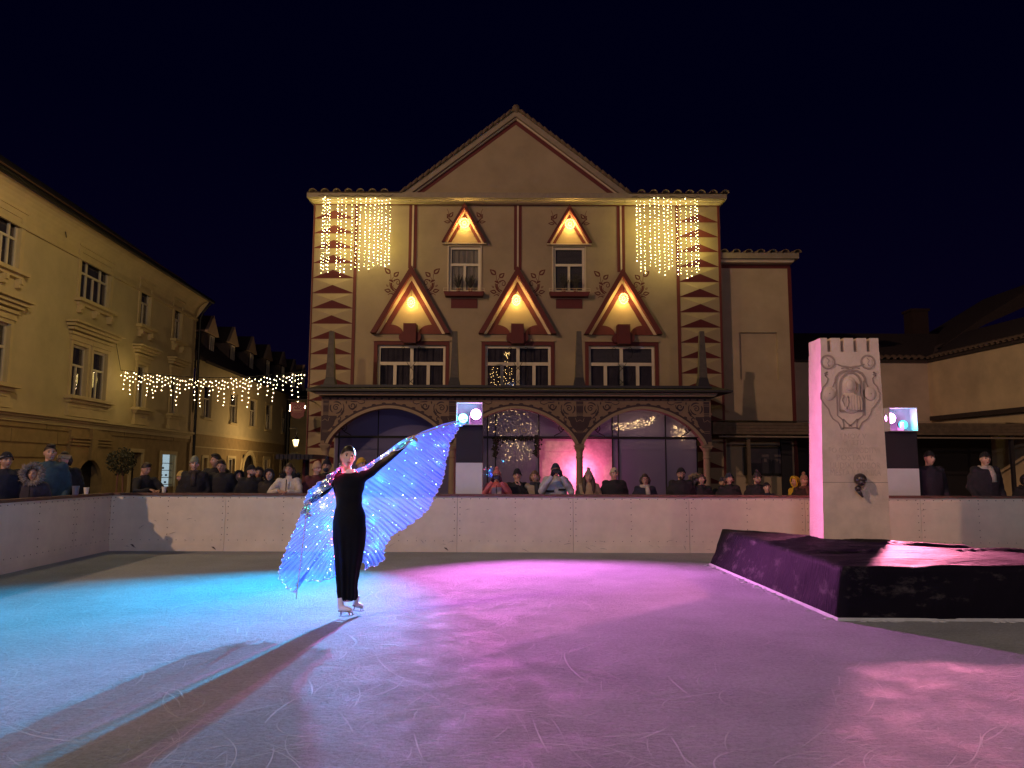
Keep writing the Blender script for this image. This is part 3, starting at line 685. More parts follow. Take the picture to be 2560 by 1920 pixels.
# painted spandrel ornaments
def spiral(cx, cz, r0, turns, a0, sd, n=30, shrink=.85): return [(cx + sd * r0 * (1 - shrink * k / n) * math.cos(a0 + turns * 2 * PI * k / n), cz + r0 * (1 - shrink * k / n) * math.sin(a0 + turns * 2 * PI * k / n)) for k in range(n + 1)]
def arcp(cx, cz, r, a, b2, sd, n=10): return [(cx + sd * r * math.cos(a + (b2 - a) * k / n), cz + r * math.sin(a + (b2 - a) * k / n)) for k in range(n + 1)]
mpp = PY / 1900
for k, c0 in enumerate(CX):
    sides = (1,) if k == 0 else (-1,) if k == 3 else (-1, 1)
    b = MB(); y0, y1 = -.010, -.0005; m = mpp * 1.0
    lo = -1 if -1 in sides else -.62 if k == 0 else 0; hi = 1 if 1 in sides else .62
    Zp = lambda py: pz(py)
    b.prism([(c0 + lo * 9 * m, Zp(1003)), (c0 + hi * 9 * m, Zp(1003)), (c0 + hi * 8 * m, Zp(1041)), (c0 + lo * 8 * m, Zp(1041))], y0, y1)
    w1 = lambda q: (lo * q if -1 in sides else -9, hi * q if 1 in sides else 9)
    prof = [(1041, 29), (1046, 30), (1052, 25), (1060, 23), (1068, 19), (1074, 12), (1078, 8), (1092, 9), (1103, 14)]
    Lp = [(c0 + w1(q)[0] * m, Zp(py)) for py, q in prof]; Rp = [(c0 + w1(q)[1] * m, Zp(py)) for py, q in prof]
    for i in range(len(prof) - 1): b.prism([Lp[i + 1], Rp[i + 1], Rp[i], Lp[i]], y0, y1)
    for sd in sides:
        sx, sz = c0 + sd * 27 * m, Zp(1020.5)
        for q in range(3): b.ribbon(arcp(sx, sz, 14.5 * m, .5 + q * 2.1, .5 + q * 2.1 + 1.55, sd), [.015, .035, .045, .05, .05, .05, .05, .045, .04, .03, .012], y0, y1)
        b.ribbon(spiral(sx, sz, 8.5 * m, 1.35, .6, sd), .034, y0, y1)
        b.ribbon(arcp(sx, sz, 19.5 * m, -.9, .55, sd), [.05, .055, .05, .045, .04, .035, .03, .03, .03, .02, .01], y0, y1)
        b.ribbon([(c0 + sd * 33 * m, Zp(1043)), (c0 + sd * 42 * m, Zp(1037)), (c0 + sd * 48 * m, Zp(1028))], [.02, .05, .02], y0, y1)
        tx, tz = c0 + sd * 68 * m, Zp(1016)
        b.ribbon(spiral(tx, tz, 9 * m, 1.2, 2.9, sd, shrink=.7), [.05 - .02 * i / 30 for i in range(31)], y0, y1)
        b.ribbon([(tx - sd * 6 * m, Zp(1024)), (tx, Zp(1026)), (tx + sd * 9 * m, Zp(1019)), (tx + sd * 11 * m, Zp(1011))], [.02, .04, .04, .02], y0, y1)
        b.ribbon([(tx - sd * 5 * m, Zp(1004.5)), (tx + sd * 5 * m, Zp(1005.5)), (tx + sd * 13 * m, Zp(1006))], [.03, .04, .02], y0, y1)
        b.ribbon([(tx + sd * 13 * m, Zp(1008)), (tx + sd * 22 * m, Zp(1011)), (tx + sd * 30 * m, Zp(1008)), (tx + sd * 31 * m, Zp(1003)), (tx + sd * 27 * m, Zp(1002))], [.02, .03, .03, .025, .02], y0, y1)
        leafp = [(c0 + sd * 52.5 * m, Zp(1003)), (c0 + sd * 54.5 * m, Zp(1007)), (c0 + sd * 52.5 * m, Zp(1012)), (c0 + sd * 50.5 * m, Zp(1007))]
        b.prism(leafp, y0, y1)
        b.ribbon(spiral(c0 + sd * 35 * m, Zp(1047), 5.5 * m, .8, -2.0, sd, shrink=.5), .035, y0, y1)
    b.build('scroll_painting', DPAINT, mb_, M=FP.M)
    l = MB(); yy = -.014
    for py in (1010, 1013.5, 1032, 1035.5, 1038, 1077, 1081): l.box(c0 + (lo * 8.5) * m, c0 + (hi * 8.5) * m, yy, -.0105, Zp(py + .7), Zp(py))
    zig = [(-11, 1044), (-8, 1054), (-4, 1052), (0, 1049), (4, 1052), (8, 1054), (11, 1044)]
    zz = [p for p in zig if (p[0] >= -8 or -1 in sides) and (p[0] <= 8 or 1 in sides)]
    l.ribbon([(c0 + p[0] * m, Zp(p[1])) for p in zz], .012, yy, -.0105); l.build('pale_outline', TRIM, mb_, M=FP.M)
# obelisks on the porch roof
for px in (828, 1137, 1447.5, 1755):
    x, _ = U(px, 900, PY + .3); zb_ = pz(968) + .05; ztop = U(px, 829, PY + .3)[1]; zm = U(px, 946, PY + .3)[1]
    b = MB()
    def sq(z, h): return [(x - h, .3 - h, z), (x + h, .3 - h, z), (x + h, .3 + h, z), (x - h, .3 + h, z)]
    def stack(rows, mi):
        vs = []; [vs.extend(sq(z, h)) for z, h in rows]
        fs = [(4 * i + j, 4 * i + (j + 1) % 4, 4 * i + 4 + (j + 1) % 4, 4 * i + 4 + j) for i in range(len(rows) - 1) for j in range(4)]
        fs += [(4 * len(rows) - 4, 4 * len(rows) - 3, 4 * len(rows) - 2, 4 * len(rows) - 1)]; b.add(vs, fs, mi)
    stack([(zb_ - .1, .26), (zb_ + .06, .21), (zm, .155), (zm + .02, .155)], 1); stack([(zm + .021, .15), (ztop, .085)], 0)
    b.build('porch_obelisk', [GREYST, DARK], mb_, M=FP.M)
# glazing behind the arches
YG = 28.55; FG = Frame((0, YG), (1, 0)); gx = lambda px: U(px, 1120, YG)[0]; gz = lambda py: U(1290, py, YG)[1]
ztr = gz(1094.6)
INT = mat('dim_interior', (0.30, 0.28, 0.34), .8, var=.3, scale=1.5)
b = MB(); b.box(XL + .2, XR - .2, 4.6, 4.7, GZ, ZT); b.box(XL + .2, XL + .3, 1.3, 4.6, GZ, ZT); b.box(XR - .3, XR - .2, 1.3, 4.6, GZ, ZT); b.build('interior_wall', INT, mb_, M=FP.M)
b = MB()
bars = [(gx(x) - .02, gx(x) + .02) for x in (847, 945, 1219, 1239, 1347, 1351 + 180, 1546, 1664, 1742)]
b.box(XL + .2, XR - .2, -.04, .04, ztr - .03, ztr + .03)
for a, c_ in bars: b.box(a, c_, -.03, .03, GZ, ZT - .1)
b.build('glazing_frame', IRON, mb_, M=FG.M)
edges = [XL + .25] + [(a + c_) / 2 for a, c_ in bars] + [XR - .25]
for i in range(len(edges) - 1):
    for z0, z1 in ((GZ, ztr - .03), (ztr + .03, ZT - .1)):
        if 1340 < 1280 + (edges[i] + edges[i + 1]) / 2 * 1900 / YG < 1530 and z0 < 1: continue
        p = MB(); p.box(edges[i] + .021, edges[i + 1] - .021, -.004, .004, z0, z1); p.build('glass_pane', GLASSP, mb_, M=FG.M)
for c0 in CX:      # iron scrolls in the arch corners
    for sd in (-1, 1):
        if (c0 == CX[0] and sd < 0) or (c0 == CX[3] and sd > 0): continue
        b = MB(); x = c0 + sd * .62; z = ztr + .03
        b.tube([(p[0], .2, p[1]) for p in spiral(x, z + .30, .15, 1.4, -1.4, sd)], .016, 5); b.tube([(p[0], .2, p[1]) for p in spiral(x + sd * .12 - sd * .22, z + .56, .10, 1.2, -1.0, sd)], .013, 5)
        b.tube([(x + sd * .3, .2, z), (x + sd * .05, .2, z + .13), (x - sd * .12, .2, z + .3), (x - sd * .18, .2, z + .48)], .016, 5); b.build('iron_scroll', IRON, mb_, M=FP.M)
b = MB(); b.tube([(XL + .3, .2, ztr), (XR - .3, .2, ztr)], .02, 6); b.build('iron_tie_bar', IRON, mb_, M=FP.M)
# pier lit by the pink lamp
PIER = mat('pale_pier_plaster', (0.62, 0.56, 0.56), .8, var=.25, scale=5, bump=.6, bscale=7)
b = MB(); b.box(gx(1349), gx(1531), .12, .6, GZ, ztr); b.build('pier', PIER, mb_, M=FG.M)
for k in range(3): lamp('bay_fill_light', 'POINT', ((CX[k] + CX[k + 1]) / 2, PY + 3.2, 2.9), 9, (.55, .56, 1.0), .3)  # unseen bluish lamps added in each bay to brighten the glazing
# door with name and garland
t = text_mesh('ALTO', .30, .006, 'lettering')
t.materials.append(mat('gilt_lettering', (.42, .36, .30), .5, var=0))
link('lettering', t, mb_, M=Matrix.Translation((gx(1292.5), YG - .03, gz(1083))) @ STAND)
b = MB(); r_ = random.Random(5)
def garland(p, q, n, rad):
    for i in range(n):
        tt = r_.random(); b.octa((p[0] + (q[0] - p[0]) * tt + r_.gauss(0, rad), r_.gauss(-.12, .05), p[1] + (q[1] - p[1]) * tt + r_.gauss(0, rad)), r_.uniform(.03, .06))
za_, zb_ = gz(1096), gz(1140)
garland((gx(1240), za_), (gx(1345), za_), 150, .045); garland((gx(1240), za_), (gx(1238), zb_), 90, .055); garland((gx(1345), za_), (gx(1341), zb_), 90, .055)
tag(b.build('door_garland', mat('fir_garland', (.03, .035, .03), .9, var=.4, scale=30), M=FG.M), 'dark fir garland round the glazed porch door below the word ALTO', 'garland')
# ------------------------------------------------------------------ light curtains on the facade, amber balls
def bulbs_into(b, x, y, z0, z1, step, r, rr, mi=1):
    z = z0 - rr.uniform(0, step)
    while z > z1: b.octa((x + rr.uniform(-.015, .015), y + rr.uniform(-.02, .02), z + rr.uniform(-.02, .02)), r * rr.choice((.65, .8, 1, 1.2)), mi); z -= step * rr.uniform(.8, 1.2)
YC = 29.34; rr = random.Random(11)
for lab, xs, top, side in (('curtain of yellow fairy lights over the upper left corner of the facade', [808, 813, 820, 825, 845, 855, 865, 882, 893, 901, 915, 926, 938, 947, 955, 965, 975], 489, 0),
                     ('curtain of yellow fairy lights over the upper right corner of the facade', [1591, 1600, 1611, 1624, 1635, 1646, 1659, 1670, 1678, 1692, 1701, 1713, 1727, 1738, 1744], 493, 1)):
    t = thing('light_curtain', lab, 'fairy lights', (U(xs[0], top, YC)[0], YC, U(xs[0], top, YC)[1]), group='curtains of fairy lights on the facade')
    b = MB(); pp = [(U(x, top, YC)[0], YC, U(x, top, YC)[1] + .05 * math.sin(i * 2.2)) for i, x in enumerate([xs[0] - 12] + xs + [xs[-1] + 8])]; b.tube(pp, .010, 5); b.build('wire', IRON, t)
    for i, x in enumerate(xs):
        b = MB(); X, Z = U(x, top, YC); ze = U(x, (690 if x < 930 or x > 1600 else 676) + rr.uniform(-22, 8), YC)[1]
        y = YC + rr.uniform(-.04, .12); b.tube([(X, y, Z), (X + rr.uniform(-.03, .03), y, (Z + ze) / 2), (X, y, ze)], .004, 4, 0)
        if i in (2, 6, 10, 14):
            lamp('curtain_light_glow', 'POINT', (X, y - .12, (Z + ze) / 2 + (.5 if i in (2, 10) else -.4)), 30.0, (1, .82, .12), .5)
        bulbs_into(b, X, y - .01, Z - .05, ze, .14, .0125, rr); b.build('light_strand', [IRON, BULB], t)
for (px, py, rx, rz, y, lab) in ((1028, 756, .14, .21, -.24, 'amber snowflake lamp hanging in the lower left triangular hood'), (1290.6, 750.5, .15, .21, -.24, 'amber snowflake lamp hanging in the lower middle triangular hood'),
                       (1559, 746.5, .17, .21, -.24, 'amber snowflake lamp hanging in the lower right triangular hood'), (1161, 557.5, .19, .20, -.22, 'amber snowflake lamp in the small hood above the pale lit window'),
                       (1425, 560, .19, .20, -.22, 'amber snowflake lamp in the small hood above the window with blinds')):
    X, Z = U(px, py, FY + y); t = thing('snowflake_lamp', lab, 'lamp', (X, FY + y, Z), group='snowflake lamps in the hoods')
    b = MB()
    for k in range(9):
        a = 2 * PI * k / 9
        b.octa((X + rx * .96 * math.cos(a), FY + y, Z + rz * .96 * math.sin(a)), .034); b.octa((X + rx * .96 * math.cos(a + .35), FY + y, Z + rz * .96 * math.sin(a + .35)), .028); b.octa((X + rx * .36 * math.cos(a), FY + y - .01, Z + rz * .36 * math.sin(a)), .026)
        b.octa((X + rx * .68 * math.cos(a + .35), FY + y - .01, Z + rz * .68 * math.sin(a + .35)), .020)
    tag(b.build('bulbs', FLAKE, t), kind='stuff'); lamp('snowflake_glow', 'POINT', (X, FY + y - .07, Z - .02), 105, (1, .64, .14), .12)
    b = MB(); b.tube([(X + rx * .8 * math.cos(k * PI / 12), FY + y + .02, Z + rz * .8 * math.sin(k * PI / 12)) for k in range(25)], .012, 4)
    b.tube([(X, FY + y, Z + rz * .9), (X, FY + y, Z + rz + (.52 if rz > .2 else .25))], .006, 4); b.build('frame', IRON, t)
# pink lamp behind the column
X = gx(1450); t = thing('pink_uplight', 'small floor lamp throwing pink light up the pier behind the porch column', 'lamp', (X, 28.1, GZ))
b = MB(); b.box(X - .12, X + .12, 28.0, 28.2, GZ + .001, GZ + .1); b.build('housing', IRON, t)
b = MB(); b.box(X - .10, X + .10, 28.02, 28.18, GZ + .101, GZ + .112); b.build('lens', glow('pink_lens', (1, .25, .45), 12), t)
lamp('pink_uplight_beam', 'POINT', (X, 28.12, 1.35), 120, (1.0, 0.14, 0.34), .12)
# reflections of fairy lights in the glass, built as glowing dots behind it
r_ = random.Random(21)
def reflection_dots(lab, pts_px, n, spread, name='glass_reflections', y=YG + .5):
    b = MB(); 
    for i in range(n):
        tt = r_.random(); k = tt * (len(pts_px) - 1); j = min(int(k), len(pts_px) - 2); f_ = k - j
        px = pts_px[j][0] * (1 - f_) + pts_px[j + 1][0] * f_ + r_.uniform(-1, 1) * spread[0]; py = pts_px[j][1] * (1 - f_) + pts_px[j + 1][1] * f_ + r_.uniform(-1, 1) * spread[1]
        X, Z = U(px, py, y); b.octa((X, y + r_.uniform(-.1, .1), Z), r_.uniform(.008, .018))
    tag(b.build(name, glow('reflected_bulb', (1, .62, .22), 40)), lab, 'fairy lights')
reflection_dots('scattered yellow light reflections in the glass over the ALTO door, as glowing dots', [(1222, 1060), (1350, 1060)], 90, (6, 36))
reflection_dots('yellow light reflections low in the panes of the ALTO door, as glowing dots', [(1255, 1125), (1340, 1125)], 60, (4, 28))
reflection_dots('row of yellow light reflections in the right arch window, as glowing dots', [(1530, 1068), (1570, 1066), (1600, 1058), (1636, 1050)], 170, (3, 10))
reflection_dots('cluster of yellow light reflections at the right end of the right arch, as glowing dots', [(1682, 1075), (1712, 1090)], 60, (8, 16))
yy = FY + .2
b = MB()  # lights reflected in the middle window, built as glowing dots
for px in (1228, 1236, 1243, 1252, 1258, 1266, 1272, 1281):
    z = 0
    for k in range(7):
        X, Z = U(px + r_.uniform(-3, 3), 922 + k * 8 + r_.uniform(-4, 4), yy); b.octa((X, yy, Z), .011)
for k in range(26): X, Z = U(1268 + r_.gauss(0, 4), 880 + abs(r_.gauss(0, 11)), yy); b.octa((X, yy, Z), .010)
tag(b.build('window_reflections', glow('window_reflection_dot', (1, .62, .2), 8)), 'hanging light reflections in the middle first floor window panes, as glowing dots', 'fairy lights')

# ================================================================== right wing
FW = Frame((0, 30.6), (1, 0)); wz = lambda py, px=1890: U(px, py, 30.6)[1]; wx = lambda px, py=800: U(px, py, 30.6)[0]
wg = thing('plain_side_house', 'plain cream two storey house with blind window, right of the painted house', 'building', (wx(1890), 30.6, GZ))
CREAMW = mat('pale_wing_render', (0.44, 0.34, 0.24), 0.85, var=0.16, scale=0.9, bump=0.25, bscale=60)
a0, a1 = X1 + .01, wx(1980)
niche = (wx(1849, 890), wx(1945, 890), wz(949), wz(831))
b = wall_mb(a0, a1, GZ, wz(660), [niche], depth=.12); b.add([(niche[0], .12, niche[2]), (niche[1], .12, niche[2]), (niche[1], .12, niche[3]), (niche[0], .12, niche[3])], [(0, 1, 2, 3)])
b.add([(a1, 0, GZ), (a1, 9, GZ), (a1, 9, wz(660)), (a1, 0, wz(660))], [(0, 1, 2, 3)]); b.build('wall', CREAMW, wg, M=FW.M)
b = MB(); b.box(a0, a1, -.03, 0, wz(671), wz(662)); b.box(a1 - .12, a1 + .02, -.035, .2, GZ, wz(671) - .002); b.build('red_stripe', RED, wg, M=FW.M)
b = MB(); b.box(a0, wx(1992), -.5, .3, wz(654), wz(640)); b.box(a0, wx(1992), .3, 9, wz(654), wz(640)); b.build('eave_fascia', BOARDW, wg, M=FW.M)
b = MB(); b.prism([(a0, wz(654)), (wx(1985), wz(654)), (wx(1980), wz(661.5)), (a0, wz(661.5))], -.35, .2); b.build('cornice_band', WHITE, wg, M=FW.M)
for i in range(7): link('roof_tile', TM, wg, M=FW.M @ Matrix.Translation((wx(1802 + 30 * i, 640), -.6, wz(640) - .01)))
b = MB(); b.add([(a0, -.5, wz(640)), (wx(1992), -.5, wz(640)), (wx(1992), 9, wz(640) + 1.2), (a0, 9, wz(640) + 1.2)], [(0, 1, 2, 3)]); b.build('roof', TILE, wg, M=FW.M)
# lean-to in front
YL = 28.9; lx = lambda px: U(px, 1080, YL)[0]; lz = lambda py: U(1900, py, YL)[1]
sh = thing('market_shelter', 'long open wooden lean-to shelter right of the porch, dark inside', 'shelter', (lx(2100), YL, GZ))
b = MB(); b.box(lx(1782), lx(2620), YL, YL + .25, lz(1086), lz(1056)); sl = b.build('eave_beam', WOODB, sh)
for k in range(4): q = MB(); zz = lz(1086) + (lz(1056) - lz(1086)) * (k + .05) / 4; q.box(lx(1782), lx(2620), YL - .03, YL - .001, zz, zz + (lz(1056) - lz(1086)) / 4 * .88); q.build('board', WOODB, sl)
b = MB(); b.add([(lx(1782), YL - .1, lz(1054)), (lx(2620), YL - .1, lz(1054)), (lx(2620), YL + 2.4, lz(1044)), (lx(1782), YL + 1.55, lz(1044))], [(0, 1, 2, 3)]); b.build('roof', ROOFD, sh)
b = MB(); b.tube([(lx(1795), YL - .1, lz(1092)), (lx(2600), YL - .1, lz(1094))], .035, 8); b.build('gutter_rail', BOARDW, sh)
for px in (1872, 2115, 2530): b = MB(); b.box(lx(px) - .06, lx(px) + .06, YL + .03, YL + .15, GZ, lz(1087)); b.build('post', WOODB if px == 1872 else DARK, sh)
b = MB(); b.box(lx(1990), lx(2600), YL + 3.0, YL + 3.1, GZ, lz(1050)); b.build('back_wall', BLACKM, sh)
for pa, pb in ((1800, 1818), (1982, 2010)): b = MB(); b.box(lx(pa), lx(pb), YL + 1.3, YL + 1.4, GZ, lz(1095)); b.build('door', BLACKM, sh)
# picture of a skyline on the wall under the shelter
YP = 30.5; a, z1 = U(1858, 1117, YP); a2, z0 = U(1960, 1188, YP)
pc = thing('framed_picture', 'large framed picture of a dusky city skyline under the shelter', 'picture', ((a + a2) / 2, YP, z0))
b = MB(); e = .07
b.box(a, a2, YP - .04, YP, z0, z0 + e); b.box(a, a2, YP - .04, YP, z1 - e, z1); b.box(a, a + e, YP - .04, YP, z0 + e, z1 - e); b.box(a2 - e, a2, YP - .04, YP, z0 + e, z1 - e); b.build('frame', IRON, pc)
b = MB(); b.box(a + e, a2 - e, YP - .015, YP, z0 + e, z1 - e, 0); H = z1 - z0
b.box(a + e, a2 - e, YP - .018, YP - .0151, z0 + e, z0 + H * .42, 1); r_ = random.Random(2); x = a + .7
while x < a2 - .2: h = r_.uniform(.04, .2); b.box(x, x + .05, YP - .021, YP - .0181, z0 + H * .42, z0 + H * .42 + h, 1); x += .055
b.build('canvas', [mat('dusky_print', (.13, .10, .12), .6, var=.3, scale=2), mat('skyline_print', (.03, .025, .045), .6, var=.2)], pc)
# far walls at the right
hr = thing('courtyard_house', 'low cream house with dark tiled roof at the right edge', 'building', (19, 34, GZ))
YA = 36.0; ua = lambda px, py: U(px, py, YA)
xl_, _ = ua(1960, 1000); xr_, zt_ = ua(2318, 906)
b = MB(); b.box(xl_, xr_, YA, YA + .3, GZ, zt_); b.build('wall', mat('old_cream_wall', (.62, .49, .40), .85, var=.2, scale=.7, bump=.3), hr)
d1 = Vector((.11, -1, 0)).normalized(); FR = Frame((xr_, YA), (d1.x, d1.y)); 
b = MB(); b.box(0, 14, 0, .3, GZ, zt_)
b.build('wall', mat('old_ochre_wall', (.68, .52, .34), .85, var=.25, scale=.6, bump=.3), hr, M=FR.M)
b = MB(); b.box(0.0, 14, -.12, .3, zt_ - .02, zt_ + .10); b.build('eave', ROOFD, hr, M=FR.M)
zm = U(2318, 1045, YA)[1]; b = MB(); b.box(.3, 14, -.25, -.001, zm - .15, zm + .05); b.build('string_course', ROOFD, hr, M=FR.M)
b = MB(); b.box(xl_, xr_, YA - .15, YA, zt_ - .02, zt_ + .1); b.build('eave', ROOFD, hr)
b = MB(); b.add([(xl_, YA - .15, zt_ + .1), (xr_ + .1, YA - .15, zt_ + .1), (xr_ + 3.5, YA + 5, zt_ + 2.3), (xl_, YA + 5, zt_ + 2.3)], [(0, 1, 2, 3)])
b.build('roof', ROOFD, hr)
b = MB(); b.add([(0, -.14, zt_ + .1), (14, -.14, zt_ + .1), (14, 5, zt_ + 2.3), (-4, 5, zt_ + 2.3)], [(0, 1, 2, 3)]); b.build('roof', ROOFD, hr, M=FR.M)
TS = tile_mesh(.14, .5, rise=.2)
for i in range(14): link('roof_tile', TS, hr, M=Matrix.Translation((xr_ - .2 - i * .32, YA - .25, zt_ + .1)))
for i in range(22): link('roof_tile', TS, hr, M=FR.M @ Matrix.Translation((.2 + i * .32, -.24, zt_ + .1)))
# farther house with gable, chimney and skylight
YF = 44.0; v = lambda px, py: U(px, py, YF)
hf = thing('far_gabled_house', 'dark far house with steep roof and chimney above the courtyard wall', 'building', (v(2500, 900)[0], YF, GZ))
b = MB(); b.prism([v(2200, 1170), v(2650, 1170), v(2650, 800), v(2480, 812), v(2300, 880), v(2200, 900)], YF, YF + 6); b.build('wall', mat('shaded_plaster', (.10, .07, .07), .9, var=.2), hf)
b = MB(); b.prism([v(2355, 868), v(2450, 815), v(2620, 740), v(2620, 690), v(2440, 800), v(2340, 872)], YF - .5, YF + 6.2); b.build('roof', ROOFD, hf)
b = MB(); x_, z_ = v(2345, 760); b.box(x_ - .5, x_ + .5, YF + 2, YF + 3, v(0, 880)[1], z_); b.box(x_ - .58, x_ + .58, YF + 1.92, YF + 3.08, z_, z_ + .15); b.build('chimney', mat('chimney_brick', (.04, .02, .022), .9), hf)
b = MB(); x_, z_ = v(2530, 858); b.box(x_, x_ + .7, YF - .05, YF - .001, z_, z_ + .35, 0); b.box(x_ + .05, x_ + .65, YF - .06, YF - .051, z_ + .05, z_ + .3, 1); b.build('small_window', [WINFR, CURT], hf)

# ================================================================== left street
p_c = (-16.8, 41.0); FL = Frame(p_c, (-90 / 1900, 1))
lh = thing('ochre_corner_house', 'large ochre three storey house with corniced windows, left edge', 'building', (-16.3, 30, GZ))
A = FL.at
def q4(x0, y0, x1, y1, x2=None, y2=None, x3=None, y3=None, g=.10):
    """tl(x0,y0) tr(x1,y1) br(x2,y2) bl(x3,y3) -> s0,s1,z0,z1"""
    a, b_ = A(x0, y0), A(x1, y1); c_, d_ = A(x2, y2), A(x3, y3)
    return ((a[0] + d_[0]) / 2 - g, (b_[0] + c_[0]) / 2 + g, (c_[1] + d_[1]) / 2 - g, (a[1] + b_[1]) / 2 + g)
S_END = A(476, 1100)[0]; ZE = (A(20, 452)[1] + A(470, 718)[1]) / 2 - .34; S_ST = A(-260, 1100)[0]
W2a = q4(-22, 512, 47, 558, 38, 685, -28, 655); W2b = q4(207, 645, 274, 674, 267, 773, 199, 751); W2c = q4(355, 719, 374, 729, 372, 813, 350, 806); W2d = q4(439, 765, 453, 770, 450, 845, 434, 841)
zz0 = (W2b[2] + W2c[2] + W2d[2]) / 3; zz1 = (W2b[3] + W2c[3] + W2d[3]) / 3
W1b = q4(181, 867, 213, 873, 209, 987, 178, 984); W1b2 = q4(233, 880, 263, 886, 258, 1000, 229, 998); W1c = q4(343, 917, 363, 922, 359, 1017, 341, 1013); W1d = q4(428, 966 - 30, 442, 940, 440, 1028, 426, 1026); W1a = q4(-20, 826, 17, 835, 8, 958, -28, 950)
fl_z0 = (W1b[2] + W1c[2]) / 2; fl_z1 = (W1b[3] + W1c[3]) / 2
holesU = [(w[0], w[1], zz0, zz1) for w in (W2a, W2b, W2c, W2d)]; holesM = [(w[0], w[1], fl_z0, fl_z1) for w in (W1a, W1b, W1b2, W1c, W1d)]
ZCO = (A(20, 1035)[1] + A(455, 1078)[1]) / 2
DOOR = (A(181, 1200)[0], A(246, 1200)[0], GZ + .01, A(212, 1150)[1]); DR2 = (A(325, 1150)[0], A(352, 1150)[0], GZ + .01, A(340, 1131)[1]); SHOP = (A(402, 1150)[0], A(436, 1150)[0], A(415, 1217)[1], A(415, 1136)[1])
wl = wall_mb(S_ST, S_END, ZCO, ZE, holesU + holesM, depth=.3)
wl.add([(S_END, 0, GZ), (S_END, 9, GZ), (S_END, 9, ZE), (S_END, 0, ZE)], [(0, 1, 2, 3)]); wl.build('upper_wall', YELW, lh, M=FL.M)
wl = wall_mb(S_ST, S_END, GZ, ZCO, [DOOR, DR2, SHOP], depth=.4); wl.build('ground_floor_wall', RUST, lh, M=FL.M)
# rusticated courses as separate stones
zs_ = [GZ + (ZCO - GZ) * k / 7 for k in range(8)]; r_ = random.Random(4)
for k in range(7):
    s = S_ST + 1.0 + (k % 2) * .8
    while s < S_END - .3:
        e = min(s + r_.uniform(2.4, 3.4), S_END - .02)
        if not any(s < h[1] + .25 and e > h[0] - .25 and zs_[k] < h[3] + .3 for h in (DOOR, DR2, SHOP)) and e - s > .5:
            b = MB(); b.box(s + .02, e - .02, -.05, -.001, zs_[k] + .03, zs_[k + 1] - .03); b.build('stone_course', RUST, lh, M=FL.M)
        s = e
b = MB()
b.prism([(0, 0)] * 3, 0, 0) if False else None
for (y, h0, h1) in ((-.10, -.28, -.12), (-.18, -.12, -.04), (-.30, -.04, .06)): b.box(S_ST, S_END - .3, y, -.001, ZCO + h0, ZCO + h1)
b.build('string_course', YELT, lh, M=FL.M)
b = MB(); n = 8                        # coved cornice under the eaves
for i in range(n):
    a = i / n; a2 = (i + 1) / n; y0_, y1_ = -.62 * (1 - math.cos(a * PI / 2)), -.62 * (1 - math.cos(a2 * PI / 2))
    b.add([(S_ST, y0_, ZE - .9 + .9 * math.sin(a * PI / 2)), (S_END, y0_, ZE - .9 + .9 * math.sin(a * PI / 2)), (S_END, y1_, ZE - .9 + .9 * math.sin(a2 * PI / 2)), (S_ST, y1_, ZE - .9 + .9 * math.sin(a2 * PI / 2))], [(0, 1, 2, 3)])
b.box(S_ST, S_END, -.09, -.001, ZE - 1.05, ZE - .93); b.add([(S_END, 0, ZE - .9), (S_END, 0, ZE), (S_END, -.62, ZE)], [(0, 1, 2)]); b.build('cove_cornice', YELT, lh, M=FL.M)
b = MB(); b.tube([(S_ST, -.74, ZE + .05), (S_END + .3, -.74, ZE + .05)], .09, 8); b.build('gutter', IRON, lh, M=FL.M)
b = MB(); b.add([(S_ST, -.72, ZE + .08), (S_END + .3, -.72, ZE + .08), (S_END - 1.0, 6, ZE + 4.8), (S_ST, 6, ZE + 4.8)], [(0, 1, 2, 3)]); b.add([(S_END + .3, -.72, ZE + .08), (S_END + .3, 12, ZE + .08), (S_END - 1.0, 6, ZE + 4.8)], [(0, 1, 2)]); b.build('roof', ROOFD, lh, M=FL.M)
b = MB()
for dz in (.5, .8): b.tube([(S_ST, .0 + dz, ZE + .75 + dz * .5), (S_END - .4, .0 + dz, ZE + .75 + dz * .5)], .02, 5)
b.build('snow_guard', RAIL, lh, M=FL.M)
b = MB(); b.tube([(S_END + .12, -.7, ZE), (S_END + .12, -.3, ZE - .5), (S_END + .1, -.16, ZE - .9), (S_END + .1, -.16, GZ)], .07, 8); b.build('downpipe', IRON, lh, M=FL.M)
def sill(a, b_, z, over=.25, d=.28, h=.12, corb=0, nm='window_sill'):
    m_ = MB(); m_.box(a - over, b_ + over, -d, -.001, z - h, z)
    m_.box(a - over * .5, b_ + over * .5, -d * .5, -.001, z - h * 2, z - h - .001)
    for k in range(corb):
        x = a + (b_ - a) * (k / (corb - 1) if corb > 1 else .5)
        m_.box(x - .09, x + .09, -.16, -.001, z - h - .42, z - h * 2 - .002); m_.box(x - .07, x + .07, -.22, -.161, z - h - .30, z - h * 2 - .004)
    return m_.build(nm, YELT, lh, M=FL.M)
def surround(a, b_, z0, z1, wd=.14, d=.07):
    m_ = MB(); m_.box(a - wd, a - .002, -d, -.001, z0, z1 + wd); m_.box(b_ + .002, b_ + wd, -d, -.001, z0, z1 + wd); m_.box(a - .001, b_ + .001, -d, -.001, z1 + .002, z1 + wd)
    m_.box(a - wd - .06, b_ + wd + .06, -d - .05, -.001, z1 + wd + .002, z1 + wd + .09); return m_.build('window_surround', YELT, lh, M=FL.M)
